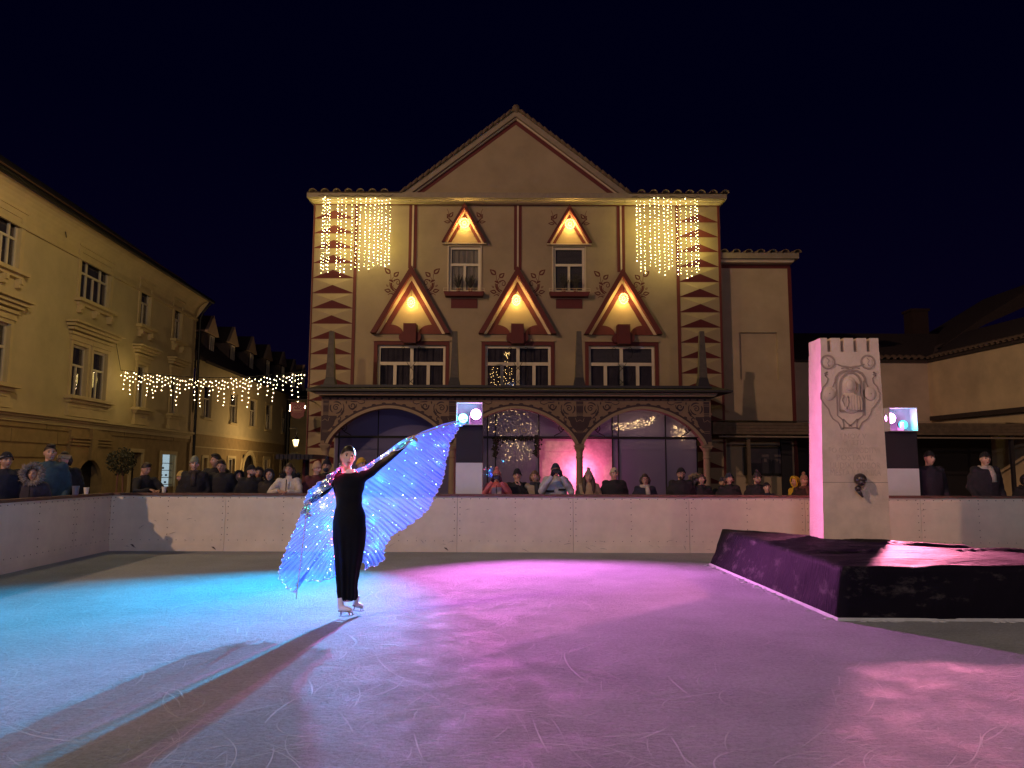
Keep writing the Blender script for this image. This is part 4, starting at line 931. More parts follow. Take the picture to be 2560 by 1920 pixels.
for w, cols in ((W2a, 4), (W2b, 4), (W2c, 2), (W2d, 2)):
    window(lh, FL, w[0], w[1], zz0, zz1, [(0, .60, cols), (.60, 1, [.25, .75] if cols == 4 else 1)], rec=.08, bar=.08, edge=.09); surround(w[0], w[1], zz0, zz1, .2, .05)
    sill(w[0], w[1], zz0, .3, corb=3 if cols == 4 else 2)
for w in (W1a, W1b, W1b2, W1c, W1d):
    window(lh, FL, w[0], w[1], fl_z0, fl_z1, [(0, .62, 2), (.62, 1, 1)], rec=.08, bar=.08, edge=.08)
    surround(w[0], w[1], fl_z0, fl_z1, .13, .06)
for (a, b_) in ((W1b[0], W1b2[1]), (W1c[0], W1c[1]), (W1d[0], W1d[1]), (W1a[0] - 3, W1a[1])):   # pediment shelves and panels below
    m_ = MB()
    for k, (o, d, z_) in enumerate(((.28, .16, .34), (.36, .24, .50), (.46, .34, .62), (.56, .46, .74))): m_.box(a - o, b_ + o, -d, -.001, fl_z1 + z_, fl_z1 + z_ + (.10 if k < 3 else .07))
    m_.box(a - .22, b_ + .22, -.08, -.0015, fl_z1 + .23, fl_z1 + .339); m_.build('window_cornice', YELT, lh, M=FL.M)
    m_ = MB(); m_.box(a - .34, b_ + .34, -.34, -.001, fl_z0 - .12, fl_z0 - .001); m_.box(a - .24, b_ + .24, -.2, -.001, fl_z0 - .24, fl_z0 - .121)
    m_.box(a - .16, b_ + .16, -.10, -.001, ZCO + .28, fl_z0 - .241); n = 2 if b_ - a > 2 else 1
    for k in range(n):
        u0 = a - .05 + (b_ - a + .1) * k / n + .1; u1 = a - .05 + (b_ - a + .1) * (k + 1) / n - .1
        m_.box(u0, u1, -.13, -.101, ZCO + .45, fl_z0 - .40)
    m_.box(a - .22, b_ + .22, -.16, -.001, ZCO + .10, ZCO + .279); m_.build('window_apron', YELT, lh, M=FL.M)
# portal
m_ = MB(); a, b_, _, zt = DOOR; o0, o1 = a - .55, b_ + .55; zc = zt - (b_ - a) / 2
m_.box(o0, a, -.14, -.001, GZ, ZCO - .4); m_.box(b_, o1, -.14, -.001, GZ, ZCO - .4)
n = 14
for i in range(n):
    t0, t1 = PI * i / n, PI * (i + 1) / n; cx = (a + b_) / 2; r = (b_ - a) / 2
    m_.prism([(cx - r * math.cos(t0), zc + r * math.sin(t0)), (cx - r * math.cos(t1), zc + r * math.sin(t1)), (cx - r * math.cos(t1), ZCO - .4), (cx - r * math.cos(t0), ZCO - .4)], -.14, -.001)
m_.box((a + b_) / 2 - .22, (a + b_) / 2 + .22, -.26, -.141, zt, ZCO - .3)
for k in range(3): m_.box(o0 - .05, o1 + .05, -.2 - .02 * k, -.141, ZCO - .95 + k * .12, ZCO - .88 + k * .12)
m_.build('portal', RUST, lh, M=FL.M)
m_ = MB(); m_.box(a, b_, .3, .38, GZ, zt); m_.box((a + b_) / 2 - .03, (a + b_) / 2 + .03, .27, .299, GZ, zc); m_.build('door', DARK, lh, M=FL.M)
m_ = MB(); m_.box(DR2[0], DR2[1], .3, .38, GZ, DR2[3]); m_.build('door', DARK, lh, M=FL.M)
m_ = MB(); 
for (a, b_, z1) in ((DR2[0], DR2[1], DR2[3]), (SHOP[0], SHOP[1], SHOP[3])): m_.box(a - .16, a - .001, -.08, -.001, GZ, z1 + .16); m_.box(b_ + .001, b_ + .16, -.08, -.001, GZ, z1 + .16); m_.box(a, b_, -.08, -.001, z1 + .001, z1 + .16)
m_.build('opening_surround', YELT, lh, M=FL.M)
# lit shop window with shelves
m_ = MB(); a, b_, z0, z1 = SHOP
m_.box(a, b_, .24, .28, z0, z1, 0); sw = m_.build('shop_window', glow('shop_light', (.62, .80, .86), .75), lh, M=FL.M)
m_ = MB()
for k in range(4): m_.box(a, b_, .06, .235, z0 + (z1 - z0) * (.06 + k * .22), z0 + (z1 - z0) * (.06 + k * .22) + .03)
m_.build('shelves', WHITE, sw, M=FL.M)
m_ = MB()
for k, (u, zk) in enumerate(((.25, .09), (.6, .09), (.3, .31), (.65, .31), (.4, .53))): x = a + (b_ - a) * u; m_.ball((x, .14, z0 + (z1 - z0) * zk + .08), (.10, .05, .05), 8, 5)
m_.build('shoes', DARK, sw, M=FL.M)
m_ = MB(); m_.box(a + .15, a + .75, .215, .235, z0 + (z1 - z0) * .66, z0 + (z1 - z0) * .86); m_.build('poster', mat('kraft_poster', (.55, .38, .2), .8, var=.3, scale=9), sw, M=FL.M)
m_ = MB(); m_.box(a, b_, .02, .025, z0, z1); m_.build('pane', glass('shop_glass', (.95, .97, 1), .02), sw, M=FL.M)
m_ = MB(); m_.tube([A(160, 573 + 5)[0:1] + (-.05,) + A(160, 578)[1:2], (A(133, 590)[0], -.45, A(133, 592)[1])], .02, 5); m_.build('flag_holder', IRON, lh, M=FL.M)

# second, lower house with dormers
s2 = S_END + .25; S2E = A(722, 1050)[0]; Z2 = (A(500, 905)[1] + A(690, 970)[1]) / 2
l2 = thing('dormered_house', 'ochre two storey house with seven pointed dormers down the side street', 'building', (-17.5, 50, GZ))
Wn = [q4(510, 978, 526, 982, 526, 1047, 510, 1044), q4(577, 989, 591, 993, 590, 1056, 575, 1055), q4(626, 1001, 641, 1004, 639, 1064, 625, 1062), q4(666, 1010, 679, 1013, 677, 1069, 664, 1067), q4(707, 1018, 718, 1021, 716, 1077, 704, 1075)]
h0 = sum(w[2] for w in Wn) / 5; h1 = sum(w[3] for w in Wn) / 5
zco2 = (A(500, 1089)[1] + A(715, 1108)[1]) / 2
DG = (A(605, 1180)[0], A(635, 1180)[0], GZ + .01, A(620, 1137)[1])
GWN = [(A(505, 1180)[0], A(515, 1180)[0], A(510, 1215)[1], A(510, 1145)[1]), (A(568, 1180)[0], A(584, 1180)[0], A(575, 1215)[1], A(575, 1146)[1]), (A(658, 1180)[0], A(672, 1180)[0], A(665, 1212)[1], A(665, 1147)[1]), (A(700, 1180)[0], A(713, 1180)[0], A(706, 1212)[1], A(706, 1149)[1])]
wl = wall_mb(s2, S2E, zco2, Z2, [(w[0], w[1], h0, h1) for w in Wn], depth=.3); wl.add([(S2E, 0, GZ), (S2E, 9, GZ), (S2E, 9, Z2), (S2E, 0, Z2)], [(0, 1, 2, 3)]); wl.build('upper_wall', YELW, l2, M=FL.M)
wl = wall_mb(s2, S2E, GZ, zco2, [DG] + GWN, depth=.3); wl.build('ground_floor_wall', RUST, l2, M=FL.M)
for w in Wn:
    window(l2, FL, w[0], w[1], h0, h1, [(0, .6, 2), (.6, 1, 1)], rec=.08, bar=.06, edge=.07)
    m_ = MB(); m_.box(w[0] - .12, w[1] + .12, -.14, -.001, h0 - .12, h0 - .001); m_.box(w[0] - .1, w[0] - .002, -.03, -.001, h0, h1 + .1); m_.box(w[1] + .002, w[1] + .1, -.03, -.001, h0, h1 + .1); m_.box(w[0], w[1], -.03, -.001, h1 + .002, h1 + .1); m_.build('window_surround', YELT, l2, M=FL.M)
for w in GWN:
    window(l2, FL, w[0], w[1], w[2], w[3], [(0, 1, 2)], rec=.1, bar=.06, edge=.07)
    m_ = MB(); m_.box(w[0] - .18, w[0] - .002, -.06, -.001, w[2], w[3] + .16); m_.box(w[1] + .002, w[1] + .18, -.06, -.001, w[2], w[3] + .16); m_.box(w[0], w[1], -.06, -.001, w[3] + .002, w[3] + .16); m_.build('window_surround', YELT, l2, M=FL.M)
m_ = MB(); m_.box(s2, S2E, -.14, -.001, zco2 - .05, zco2 + .12); m_.box(s2, S2E, -.05, -.001, zco2 - .75, zco2 - .69); m_.build('string_course', YELT, l2, M=FL.M)
m_ = MB(); m_.box(DG[0], DG[1], .25, .3, GZ, DG[3]); m_.build('door', DARK, l2, M=FL.M)
m_ = MB(); cx = (DG[0] + DG[1]) / 2; r = (DG[1] - DG[0]) / 2; zc = DG[3] - r
for i in range(14):
    t0, t1 = PI * i / 14, PI * (i + 1) / 14; P = lambda t, q: (cx - q * math.cos(t), zc + q * math.sin(t)); m_.prism([P(t0, r), P(t1, r), P(t1, r + .3), P(t0, r + .3)], -.09, -.001)
    if i in (0, 1, 2, 11, 12, 13): m_.prism([P(t0, r), P(t1, r), P(t1, r * 1.42), P(t0, r * 1.42)], -.02, -.0015)
m_.box(DG[0] - .3, DG[0], -.09, -.001, GZ, zc); m_.box(DG[1], DG[1] + .3, -.09, -.001, GZ, zc); m_.build('door_arch', YELT, l2, M=FL.M)
m_ = MB()
for k in range(6):
    z = GZ + .5 + k * (zco2 - GZ - 1.2) / 6; s = A(640, 1180)[0]
    while s < S2E - .2: m_.box(s, min(s + 1.3, S2E - .02), -.04, -.001, z, z + .45) if not any(s < g_[1] + .2 and s + 1.3 > g_[0] - .2 for g_ in GWN) else None; s += 1.4
tag(m_.build('rough_stones', RUST, l2, M=FL.M), kind='stuff')
m_ = MB(); m_.add([(s2, -.5, Z2 - .1), (S2E + 14, -.5, Z2 - .1), (S2E + 14, 5, Z2 + 4.9), (s2, 5, Z2 + 4.9), (s2, -.5, Z2 - .25), (S2E + 14, -.5, Z2 - .25)], [(0, 1, 2, 3), (4, 5, 1, 0)]); m_.add([(s2, -.5, Z2 - .1), (s2, 5, Z2 + 4.9), (s2, 5, Z2 - .1)], [(0, 1, 2)]); m_.build('roof', ROOFD, l2, M=FL.M)
SL = mat('slate_dormer_side', (.12, .085, .085), .85, var=.2)
for (px, py) in ((531, 789), (583, 817), (630, 841), (671, 861), (708, 879), (735, 898), (759.5, 912)):
    # dormer: pointed gable facing the street, set back on the roof
    d = ray(px, py); o_ = FL.o - FL.n * .9; t = o_.dot(FL.n) / d.dot(FL.n); p = d * t + Vector((0, 0, CAMZ)); s = (p - FL.o).dot(FL.u); z = p.z
    hw = 1.02; zb = z - 1.15; yb = .9; zf = Z2 + 1.1
    m_ = MB(); m_.prism([(s - hw * .62, zb - 1.5), (s + hw * .62, zb - 1.5), (s + hw * .62, zb + .02), (s - hw * .62, zb + .02)], yb, 4.0); dm = m_.build('dormer', SL, l2, M=FL.M)
    m_ = MB(); m_.prism([(s - hw, zb), (s + hw, zb), (s, z)], yb - .12, yb + .06); m_.build('dormer_gable', mat('dormer_plaster', (.42, .30, .22), .85, var=.1), dm, M=FL.M)
    m_ = MB(); m_.prism([(s - hw, zb), (s + hw, zb), (s, z)], yb + .062, 4.2); m_.build('dormer_roof', ROOFD, dm, M=FL.M)
    window(dm, FL, s - .32, s + .32, zb - 1.25, zb - .1, [(0, 1, 2)], rec=yb - .08, bar=.05, edge=.06, backd=.10)
# third house closing the street
Y3 = 62; m_ = MB(); x0, _ = U(716, 1100, Y3); x1, _ = U(800, 1100, Y3); 
l3 = tag(m_.build('street_end_house', BLACKM), None) if False else thing('street_end_house', 'bright narrow ochre house front at the end of the side street', 'building', (x0, Y3, GZ))
m_.box(x0 + .2, x1 + 3, Y3, Y3 + 5, GZ, U(740, 1000, Y3)[1]); m_.build('wall', YELW, l3)
m_ = MB(); zz = U(740, 1136, Y3)[1]; m_.box(x0 + .2, x1 + 3, Y3 - .2, Y3 - .001, zz, zz + .25); m_.box(U(748, 1160, Y3)[0], U(756, 1160, Y3)[0], Y3 - .1, Y3 - .001, GZ, U(750, 1147, Y3)[1]); m_.build('cornice', YELT, l3)
m_ = MB(); m_.add([(x0, Y3 - .4, U(740, 1000, Y3)[1]), (x1 + 3, Y3 - .4, U(740, 1000, Y3)[1]), (x1 + 3, Y3 + 5, U(740, 960, Y3)[1]), (x0, Y3 + 5, U(740, 960, Y3)[1])], [(0, 1, 2, 3)]); m_.build('roof', ROOFD, l3)
m_ = MB(); X, Z = U(722, 1000, 57); m_.tube([(X, 57, GZ), (X, 57, Z)], .16, 8); m_.build('downpipe', IRON, l3)
# lantern
Yn = 48.0; X, Z = U(739.5, 1103, Yn); ln_ = thing('street_lantern', 'glowing wrought iron street lantern on a curved bracket in the side street', 'lantern', (X, Yn, Z))
k = Yn / 1900
m_ = MB(); m_.rings([(X, Yn, Z - 12 * k, 4.5 * k, 4.5 * k), (X, Yn, Z + 4 * k, 8 * k, 8 * k)], 6); m_.build('glass_body', glow('lantern_glass', (1, .72, .30), 6), ln_)
m_ = MB(); m_.rings([(X, Yn, Z + 4.05 * k, 10 * k, 10 * k), (X, Yn, Z + 8 * k, 6 * k, 6 * k), (X, Yn, Z + 16 * k, 1.5 * k, 1.5 * k), (X, Yn, Z + 20 * k, .8 * k, .8 * k)], 6)
for j in range(6): a = 2 * PI * j / 6; m_.tube([(X + 4.7 * k * math.cos(a), Yn + 4.7 * k * math.sin(a), Z - 12 * k), (X + 8.2 * k * math.cos(a), Yn + 8.2 * k * math.sin(a), Z + 4 * k)], .018, 4)
m_.rings([(X, Yn, Z - 16 * k, 2 * k, 2 * k), (X, Yn, Z - 12.1 * k, 5 * k, 5 * k)], 6); m_.build('lantern_frame', IRON, ln_)
m_ = MB(); m_.tube([(X, Yn, Z + 18 * k), (X + 3.5 * k, Yn, Z + 24 * k), (X + 2 * k, Yn, Z + 31 * k), (X - 5 * k, Yn, Z + 34 * k), (X - 14 * k, Yn, Z + 33 * k), (X - 17 * k, Yn, Z + 33 * k)], .035, 6); m_.build('bracket', IRON, ln_)
lamp('lantern_light', 'POINT', (X, Yn - .45, Z - .3), 420, (1, .66, .28), .2)

# icicle lights across the street
Pa = FL.M @ Vector((A(283, 925)[0], -.3, A(283, 925)[1])); zz = U(766, 928, 29.7); Pb = Vector((zz[0], 29.7, zz[1]))
ic = thing('icicle_lights', 'string of warm icicle lights hung across the side street', 'fairy lights', tuple(Pa))
lamp('icicle_glow', 'POINT', Pa + Vector((.9, .9, -.3)), 22, (1, .72, .2), .4)
P = lambda t: Pa.lerp(Pb, t) + Vector((0, 0, -.28 * math.sin(PI * t)))
m_ = MB(); m_.tube([P(i / 30) for i in range(31)], .012, 4); m_.tube([P(0), P(0) + Vector((-.3, 0, 1.3))], .01, 4); m_.build('wire', IRON, ic)
pat = [.35, .9, .5, 1.15, .6, .3, .8, .45]; n = 62; r_ = random.Random(8)
for i in range(n):
    p = P((i + .5) / n); h = pat[i % 8] * r_.uniform(.8, 1.15); m_ = MB(); m_.tube([p, p - Vector((0, 0, h))], .004, 3, 0); z = r_.uniform(.04, .22)
    while z < h + .02: m_.octa((p.x + r_.uniform(-.03, .03), p.y, p.z - z), .0145, 1); z += .16 * r_.uniform(.8, 1.3)
    m_.build('light_strand', [IRON, BULBW], ic)
# hanging shield sign
Ys = 28.8; S = lambda px, py: U(px, py, Ys)
sg = thing('hanging_sign', 'dark red shield sign with a pale ship outline hanging on an iron arm', 'sign', (S(744, 1006)[0], Ys, S(744, 1006)[1]))
m_ = MB(); pts = [(727, 1006), (762, 1006), (762, 1030), (759, 1034), (762, 1038), (756, 1043), (750, 1046), (744, 1047), (738, 1046), (732, 1043), (727, 1037), (729, 1032), (727, 1028)]
m_.prism([S(*p) for p in pts], Ys - .03, Ys + .03); m_.build('shield', mat('sign_red', (.11, .012, .022), .5, var=.1), sg)
m_ = MB(); WL = mat('sign_line', (.30, .18, .15), .6, var=0)
rb = lambda pts, wd: m_.ribbon([S(*p) for p in pts], wd, Ys - .036, Ys - .0305)
rb([(733, 1026), (755, 1026)], .02); rb([(734, 1020), (737, 1016), (741, 1019), (745, 1013), (748, 1020), (753, 1014)], .02); rb([(734, 1022), (738, 1025), (750, 1025), (754, 1020)], .02); rb([(734, 1030), (754, 1030)], .012)
m_.build('ship_emblem', WL, sg)
m_ = MB(); m_.tube([S(720, 999)[0:1] + (Ys,) + S(720, 999)[1:], S(768, 999)[0:1] + (Ys,) + S(768, 999)[1:], (S(768, 999)[0], 30, S(768, 999)[1])], .02, 6)
for px in (733, 757): m_.tube([(S(px, 999)[0], Ys, S(px, 999)[1]), (S(px, 1006)[0], Ys, S(px, 1006)[1])], .008, 4)
m_.tube([(S(744, 999)[0], Ys, S(744, 1003)[1]), (S(752, 992)[0], Ys, S(752, 993)[1]), (S(768, 996)[0], Ys, S(768, 990)[1])], .012, 5); m_.build('iron_arm', IRON, sg)
m_ = MB()
for px, py in ((726, 1014), (726, 1018), (725.5, 1022), (725, 1027), (763, 1020), (764, 1016)): m_.octa((S(px, py)[0], Ys - .05, S(px, py)[1]), .02)
m_.build('bulbs', BULBW, sg)
# small canopy with post left of the porch
Yk = 17.0; K = lambda px, py: U(px, py, Yk)
kp = thing('dark_awning', 'dark flat awning on a red and black post behind the white jacket', 'awning', (K(760, 1140)[0], Yk, GZ))
m_ = MB(); a, z1 = K(710, 1137); b_, z0 = K(801, 1147); m_.box(a, b_, Yk - .6, Yk + .6, z0, z1); 
for k in range(9): x = a + (b_ - a) * (k + .5) / 9; m_.box(x - .035, x + .035, Yk - .63, Yk - .601, z0 - .02 - .01 * (k % 2), z1 - .005)
m_.ball((K(738, 1136)[0], Yk, z1), (.14, .2, .05), 10, 5); m_.build('canopy', BLACKM, kp)
m_ = MB(); x = K(764, 1180)[0]; m_.box(x - .06, x + .0, Yk - .05, Yk + .05, GZ, z0, 0); m_.box(x + .001, x + .07, Yk - .04, Yk + .04, GZ, z0, 1); m_.build('post', [mat('red_post', (.13, .02, .025), .5), BLACKM], kp)
# clipped ball tree in a planter near the left house
bt = thing('clipped_ball_tree', 'small clipped ball tree on two thin stems before the ochre house', 'tree', (U(303, 1200, 24)[0], 24, GZ))
x, z = U(303, 1158, 24); m_ = MB(); r_ = random.Random(9)
for i in range(900):
    v_ = Vector((r_.gauss(0, 1), r_.gauss(0, 1), r_.gauss(0, 1))).normalized() * (r_.uniform(.55, 1.05)) * .42; c_ = Vector((x, 24, z + .05)) + v_
    a_ = Vector((r_.gauss(0, 1), r_.gauss(0, 1), r_.gauss(0, 1))).normalized() * .05; b2 = Vector((r_.gauss(0, 1), r_.gauss(0, 1), r_.gauss(0, 1))).normalized() * .03
    m_.add([c_ - a_, c_ + b2, c_ + a_, c_ - b2], [(0, 1, 2, 3)])
tag(m_.build('crown', mat('dark_leaves', (.035, .040, .025), .8, var=.4, scale=12), bt), kind='stuff')
m_ = MB(); m_.tube([(x - .12, 24, GZ + .3), (x - .08, 24, z - .2)], .025, 6); m_.tube([(x + .12, 24, GZ + .3), (x + .06, 24, z - .2)], .025, 6); m_.build('stem', RAIL, bt)
m_ = MB(); m_.box(x - .25, x + .25, 23.75, 24.25, GZ, GZ + .35); m_.build('planter', RAIL, bt)
# ================================================================== plinth under the tarpaulin, and monument
TARP = bpy.data.materials.new('black_tarpaulin'); TARP.use_nodes = True
def _tarp():
    nt = TARP.node_tree; N = nt.nodes; L = nt.links; b = N['Principled BSDF']; b.inputs['Roughness'].default_value = .6; b.inputs['Specular IOR Level'].default_value = .035
    tc = N.new('ShaderNodeTexCoord'); mp = N.new('ShaderNodeMapping'); mp.inputs['Scale'].default_value = (1, 1, 2.2); L.new(tc.outputs['Object'], mp.inputs[0])
    n = N.new('ShaderNodeTexNoise'); n.inputs['Scale'].default_value = 2.6; n.inputs['Detail'].default_value = 10; n.inputs['Roughness'].default_value = .72; L.new(mp.outputs[0], n.inputs[0])
    r = N.new('ShaderNodeValToRGB'); e = r.color_ramp.elements; e[0].position = .54; e[0].color = (.007, .006, .012, 1); e[1].position = .76; e[1].color = (.085, .08, .085, 1); L.new(n.outputs[0], r.inputs[0]); L.new(r.outputs[0], b.inputs['Base Color'])
    m2 = N.new('ShaderNodeMapping'); m2.inputs['Scale'].default_value = (1, 5, 1); L.new(tc.outputs['Object'], m2.inputs[0])
    n2 = N.new('ShaderNodeTexNoise'); n2.inputs['Scale'].default_value = 5; n2.inputs['Detail'].default_value = 8; L.new(m2.outputs[0], n2.inputs[0])
    bp = N.new('ShaderNodeBump'); bp.inputs['Strength'].default_value = .6; bp.inputs['Distance'].default_value = .03; L.new(n2.outputs[0], bp.inputs['Height']); L.new(bp.outputs[0], b.inputs['Normal'])
_tarp()
PH = .53
gA = G(2096, 1552); gB = G(1774, 1412); tA = G(2108, 1417, PH); tB = G(1806, 1323, PH)
base = [gB, gA, (7.2, gA[1] - .02), (7.3, 8.6), (6.2, 11.3), (4.9, 12.7)]
top = [tB, tA, (6.5, tA[1] + .02), (6.6, 8.6), (5.55, 10.5), (4.5, 11.75)]
pl = thing('covered_plinth', 'low plinth wrapped in a scuffed black tarpaulin on the ice under the monument', 'plinth', (4.7, 9.8, 0))
def smoothloop(P, n):
    out = []
    for i in range(len(P)):
        a, b_ = P[i], P[(i + 1) % len(P)]
        for k in range(n): t = k / n; out.append((a[0] + (b_[0] - a[0]) * t, a[1] + (b_[1] - a[1]) * t))
    return out
nb = 40; LB, LT = smoothloop(base, nb), smoothloop(top, nb); n = len(LB); vs = []; ks = 9
cen = (sum(p[0] for p in LT) / n, sum(p[1] for p in LT) / n)
def nz3(x, y, z, s): return noise.noise(Vector((x * s, y * s, z * s)))
for j in range(ks + 1):
    t = j / ks
    for i in range(n):
        x = LB[i][0] * (1 - t) + LT[i][0] * t; y = LB[i][1] * (1 - t) + LT[i][1] * t; z = PH * t
        f_ = math.sin(PI * t) ; d = .035 * nz3(x, y, z, 2.2) + .03 * nz3(x * 3, y * 3, z * .5, 2.0) * f_ ; dx, dy = x - cen[0], y - cen[1]; l = math.hypot(dx, dy)
        z2 = z + (.02 * nz3(x, y, 0, 3) if j == ks else 0) + (0 if j else -.01)
        vs.append((x + dx / l * d * (f_ + .3 * t), y + dy / l * d * (f_ + .3 * t), z2))
for q in range(1, 14):
    t = 1 - q / 14
    for i in range(n):
        x, y = cen[0] + (LT[i][0] - cen[0]) * t, cen[1] + (LT[i][1] - cen[1]) * t
        z = PH + .018 * nz3(x, y * 2.2, 1, 1.6) + .022 * abs(nz3(x * .7 + y * .2, y * 3.2, 4, 1.6)) * min(1, (1 - t) * 6) + .02 * nz3(x, y, 0, 3) * t
        # a few long folds
        for (fx0, fy0, ang, ln_) in ((4.0, 9.2, .1, 1.3), (5.5, 10.0, -.25, 1.2), (4.6, 8.3, .05, 1.6), (5.9, 9.3, -.2, .9)):
            u = (x - fx0) * math.cos(ang) + (y - fy0) * math.sin(ang); v_ = -(x - fx0) * math.sin(ang) + (y - fy0) * math.cos(ang)
            z += .045 * math.exp(-(v_ / .05) ** 2) * math.exp(-(u / ln_ * 1.4) ** 4)
        vs.append((x, y, z))
vs.append((cen[0], cen[1], PH)); rows = ks + 14
fs = [(r * n + i, r * n + (i + 1) % n, (r + 1) * n + (i + 1) % n, (r + 1) * n + i) for r in range(rows - 1) for i in range(n)]
fs += [((rows - 1) * n + i, (rows - 1) * n + (i + 1) % n, rows * n) for i in range(n)]
b = MB(); b.add(vs, fs); b.build('tarpaulin', TARP, pl, smooth=True)
b = MB(); r_ = random.Random(6)                          # crust of ice along the foot
for i in range(0, n):
    if 40 * 2 + 30 < i: break
    x, y = LB[i]; dx, dy = x - cen[0], y - cen[1]; l = math.hypot(dx, dy); x0, y0 = x + dx / l * .02, y + dy / l * .02
    for k in range(r_.choice((0, 1, 2, 5))): r = r_.uniform(.006, .032); b.ball((x0 + r_.uniform(-.08, .08), y0 + r_.uniform(-.03, .03), .0), (r * 1.7, r, r * .5), 7, 4)
for i in range(80):
    b.add([(LB[i][0] * 1 - .0, LB[i][1] - .0, .03), (LB[i + 1][0], LB[i + 1][1], .03), (cen[0] + (LB[i + 1][0] - cen[0]) * (1.006 + .016 * abs(nz3(i + 1, 0, 0, .31))), cen[1] + (LB[i + 1][1] - cen[1]) * (1.003 + .010 * abs(nz3(i + 1, 0, 0, .31))), .001), (cen[0] + (LB[i][0] - cen[0]) * (1.006 + .016 * abs(nz3(i, 0, 0, .31))), cen[1] + (LB[i][1] - cen[1]) * (1.003 + .010 * abs(nz3(i, 0, 0, .31))), .001)], [(0, 1, 2, 3)])
tag(b.build('ice_crust', SNOW, pl, smooth=True), kind='stuff')

STONE = mat('carved_limestone', (.76, .60, .48), .85, var=.16, scale=3.5, bump=.35, bscale=40)
GROOVE = mat('groove_shade', (.40, .30, .24), .9, var=.15)  # shade of the carved grooves painted as darker stone; also the block joint
YM = G(2145, 1349, PH)[1]; m2 = lambda px, py: U(px, py, YM)
bl, br_ = m2(2059, 1348)[0], m2(2229, 1349)[0]; tl_, tr_ = m2(2051, 846)[0], m2(2196, 845)[0]; ztp = m2(2120, 845)[1]
mo = thing('stone_monument', 'tall tapering limestone monument with carved cartouche standing on the tarpaulin plinth', 'monument', ((bl + br_) / 2, YM, PH))
zn = m2(2120, 880)[1]; fr_ = (zn - PH) / (ztp - PH); D0, D1 = .50, .44
lerp = lambda a, c_, t: a + (c_ - a) * t
b = MB(); n = 8; rws = []
for i in range(n + 1):
    z = lerp(PH - .02, zn, i / n); t = (z - PH) / (ztp - PH); x0, x1, d = lerp(bl, tl_, t), lerp(br_, tr_, t), lerp(D0, D1, t); rws += [(x0, YM, z), (x1, YM, z), (x1, YM + d, z), (x0, YM + d, z)]
b.add(rws, [(4 * i + j, 4 * i + (j + 1) % 4, 4 * i + 4 + (j + 1) % 4, 4 * i + 4 + j) for i in range(n) for j in range(4)] + [(4 * n, 4 * n + 1, 4 * n + 2, 4 * n + 3)])
nx_ = [lerp(2051, 2196, u) for u in (0, .115, .18, .34, .405, .565, .63, .79, .855, 1.0)]
for k in range(0, 10, 2):                            # five teeth
    x0, x1 = m2(nx_[k], 850)[0], m2(nx_[k + 1], 850)[0]; b.box(x0, x1, YM, YM + D1, zn, ztp)
for k in range(1, 9, 2):                             # sloping notch floors
    x0, x1 = m2(nx_[k], 850)[0], m2(nx_[k + 1], 850)[0]
    b.add([(x0, YM + .02, zn + .001), (x1, YM + .02, zn + .001), (x1, YM + D1, ztp - .03), (x0, YM + D1, ztp - .03), (x0, YM + D1, zn), (x1, YM + D1, zn)], [(0, 1, 2, 3), (3, 2, 5, 4)])
b.build('shaft', STONE, mo)
def mp_(x, y): return m2(1960 + x / 3.687, 800 + y / 3.687)
rel = MB(); y1 = YM - .0005
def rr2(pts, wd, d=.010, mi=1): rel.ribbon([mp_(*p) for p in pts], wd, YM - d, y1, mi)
def mir(pts, c_=610): return [(2 * c_ - x, y) for x, y in pts]
for C_ in ((403, 388), (772, 388)):
    p = mp_(*C_); rad = 62 / 3.687 * YM / 1900
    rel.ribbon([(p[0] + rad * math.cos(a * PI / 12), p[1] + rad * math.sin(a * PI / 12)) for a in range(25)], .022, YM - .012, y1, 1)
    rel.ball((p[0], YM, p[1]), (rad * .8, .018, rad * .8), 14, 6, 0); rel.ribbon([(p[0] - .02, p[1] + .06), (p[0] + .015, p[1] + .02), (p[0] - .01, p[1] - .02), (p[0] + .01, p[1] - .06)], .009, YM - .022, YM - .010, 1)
edge = [(460, 405), (500, 412), (530, 425), (570, 428), (610, 437)]
sideL = [(395, 480), (378, 510), (405, 540), (395, 580), (360, 620), (338, 680), (340, 730), (375, 780), (410, 820), (425, 870), (450, 910), (500, 945), (520, 985), (530, 1008), (548, 1000), (550, 960), (540, 915)]
inn = [(472, 570), (478, 530), (505, 492), (550, 470), (610, 462)]
for P2 in (edge, sideL, [(545, 912), (585, 955), (625, 980)], [(530, 1000), (560, 992), (610, 995)], [(485, 640), (492, 880), (545, 925)], [(470, 565), (455, 600), (450, 618)], [(525, 447), (560, 438), (595, 447)], [(370, 495), (400, 480)], [(375, 515), (402, 500)]):
    rr2(P2, .017); rr2(mir(P2), .017)
rr2(inn, .03, .014); rr2(mir(inn), .03, .014)
rr2([(478, 570), (480, 640)], .018); rr2([(735, 560), (745, 880)], .02)
for cx in (415, 795): 
    p = mp_(cx, 680); rel.ball((p[0], YM, p[1]), (.085, .03, .10), 12, 8, 0); rel.ball((p[0], YM - .028, p[1]), (.010, .006, .010), 6, 4, 1)
    s_ = 1 if cx > 600 else -1; rr2([(cx + 64 * -s_ * 1.0, 650), (cx + -s_ * 60, 700), (cx - s_ * 20, 735), (cx + s_ * 0, 738)], .014)
nich = [(515, 840)] + [(515, 640)] + [(612 - 97 * math.cos(a * PI / 12), 600 - 115 * math.sin(a * PI / 12)) for a in range(13)] + [(715, 840)]
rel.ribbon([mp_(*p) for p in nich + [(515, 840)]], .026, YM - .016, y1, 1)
p = mp_(600, 600); rel.ball((p[0], YM, p[1]), (.105, .045, .13), 16, 10, 0); rel.ball((p[0] - .005, YM - .035, p[1] - .005), (.062, .035, .085), 14, 10, 0)
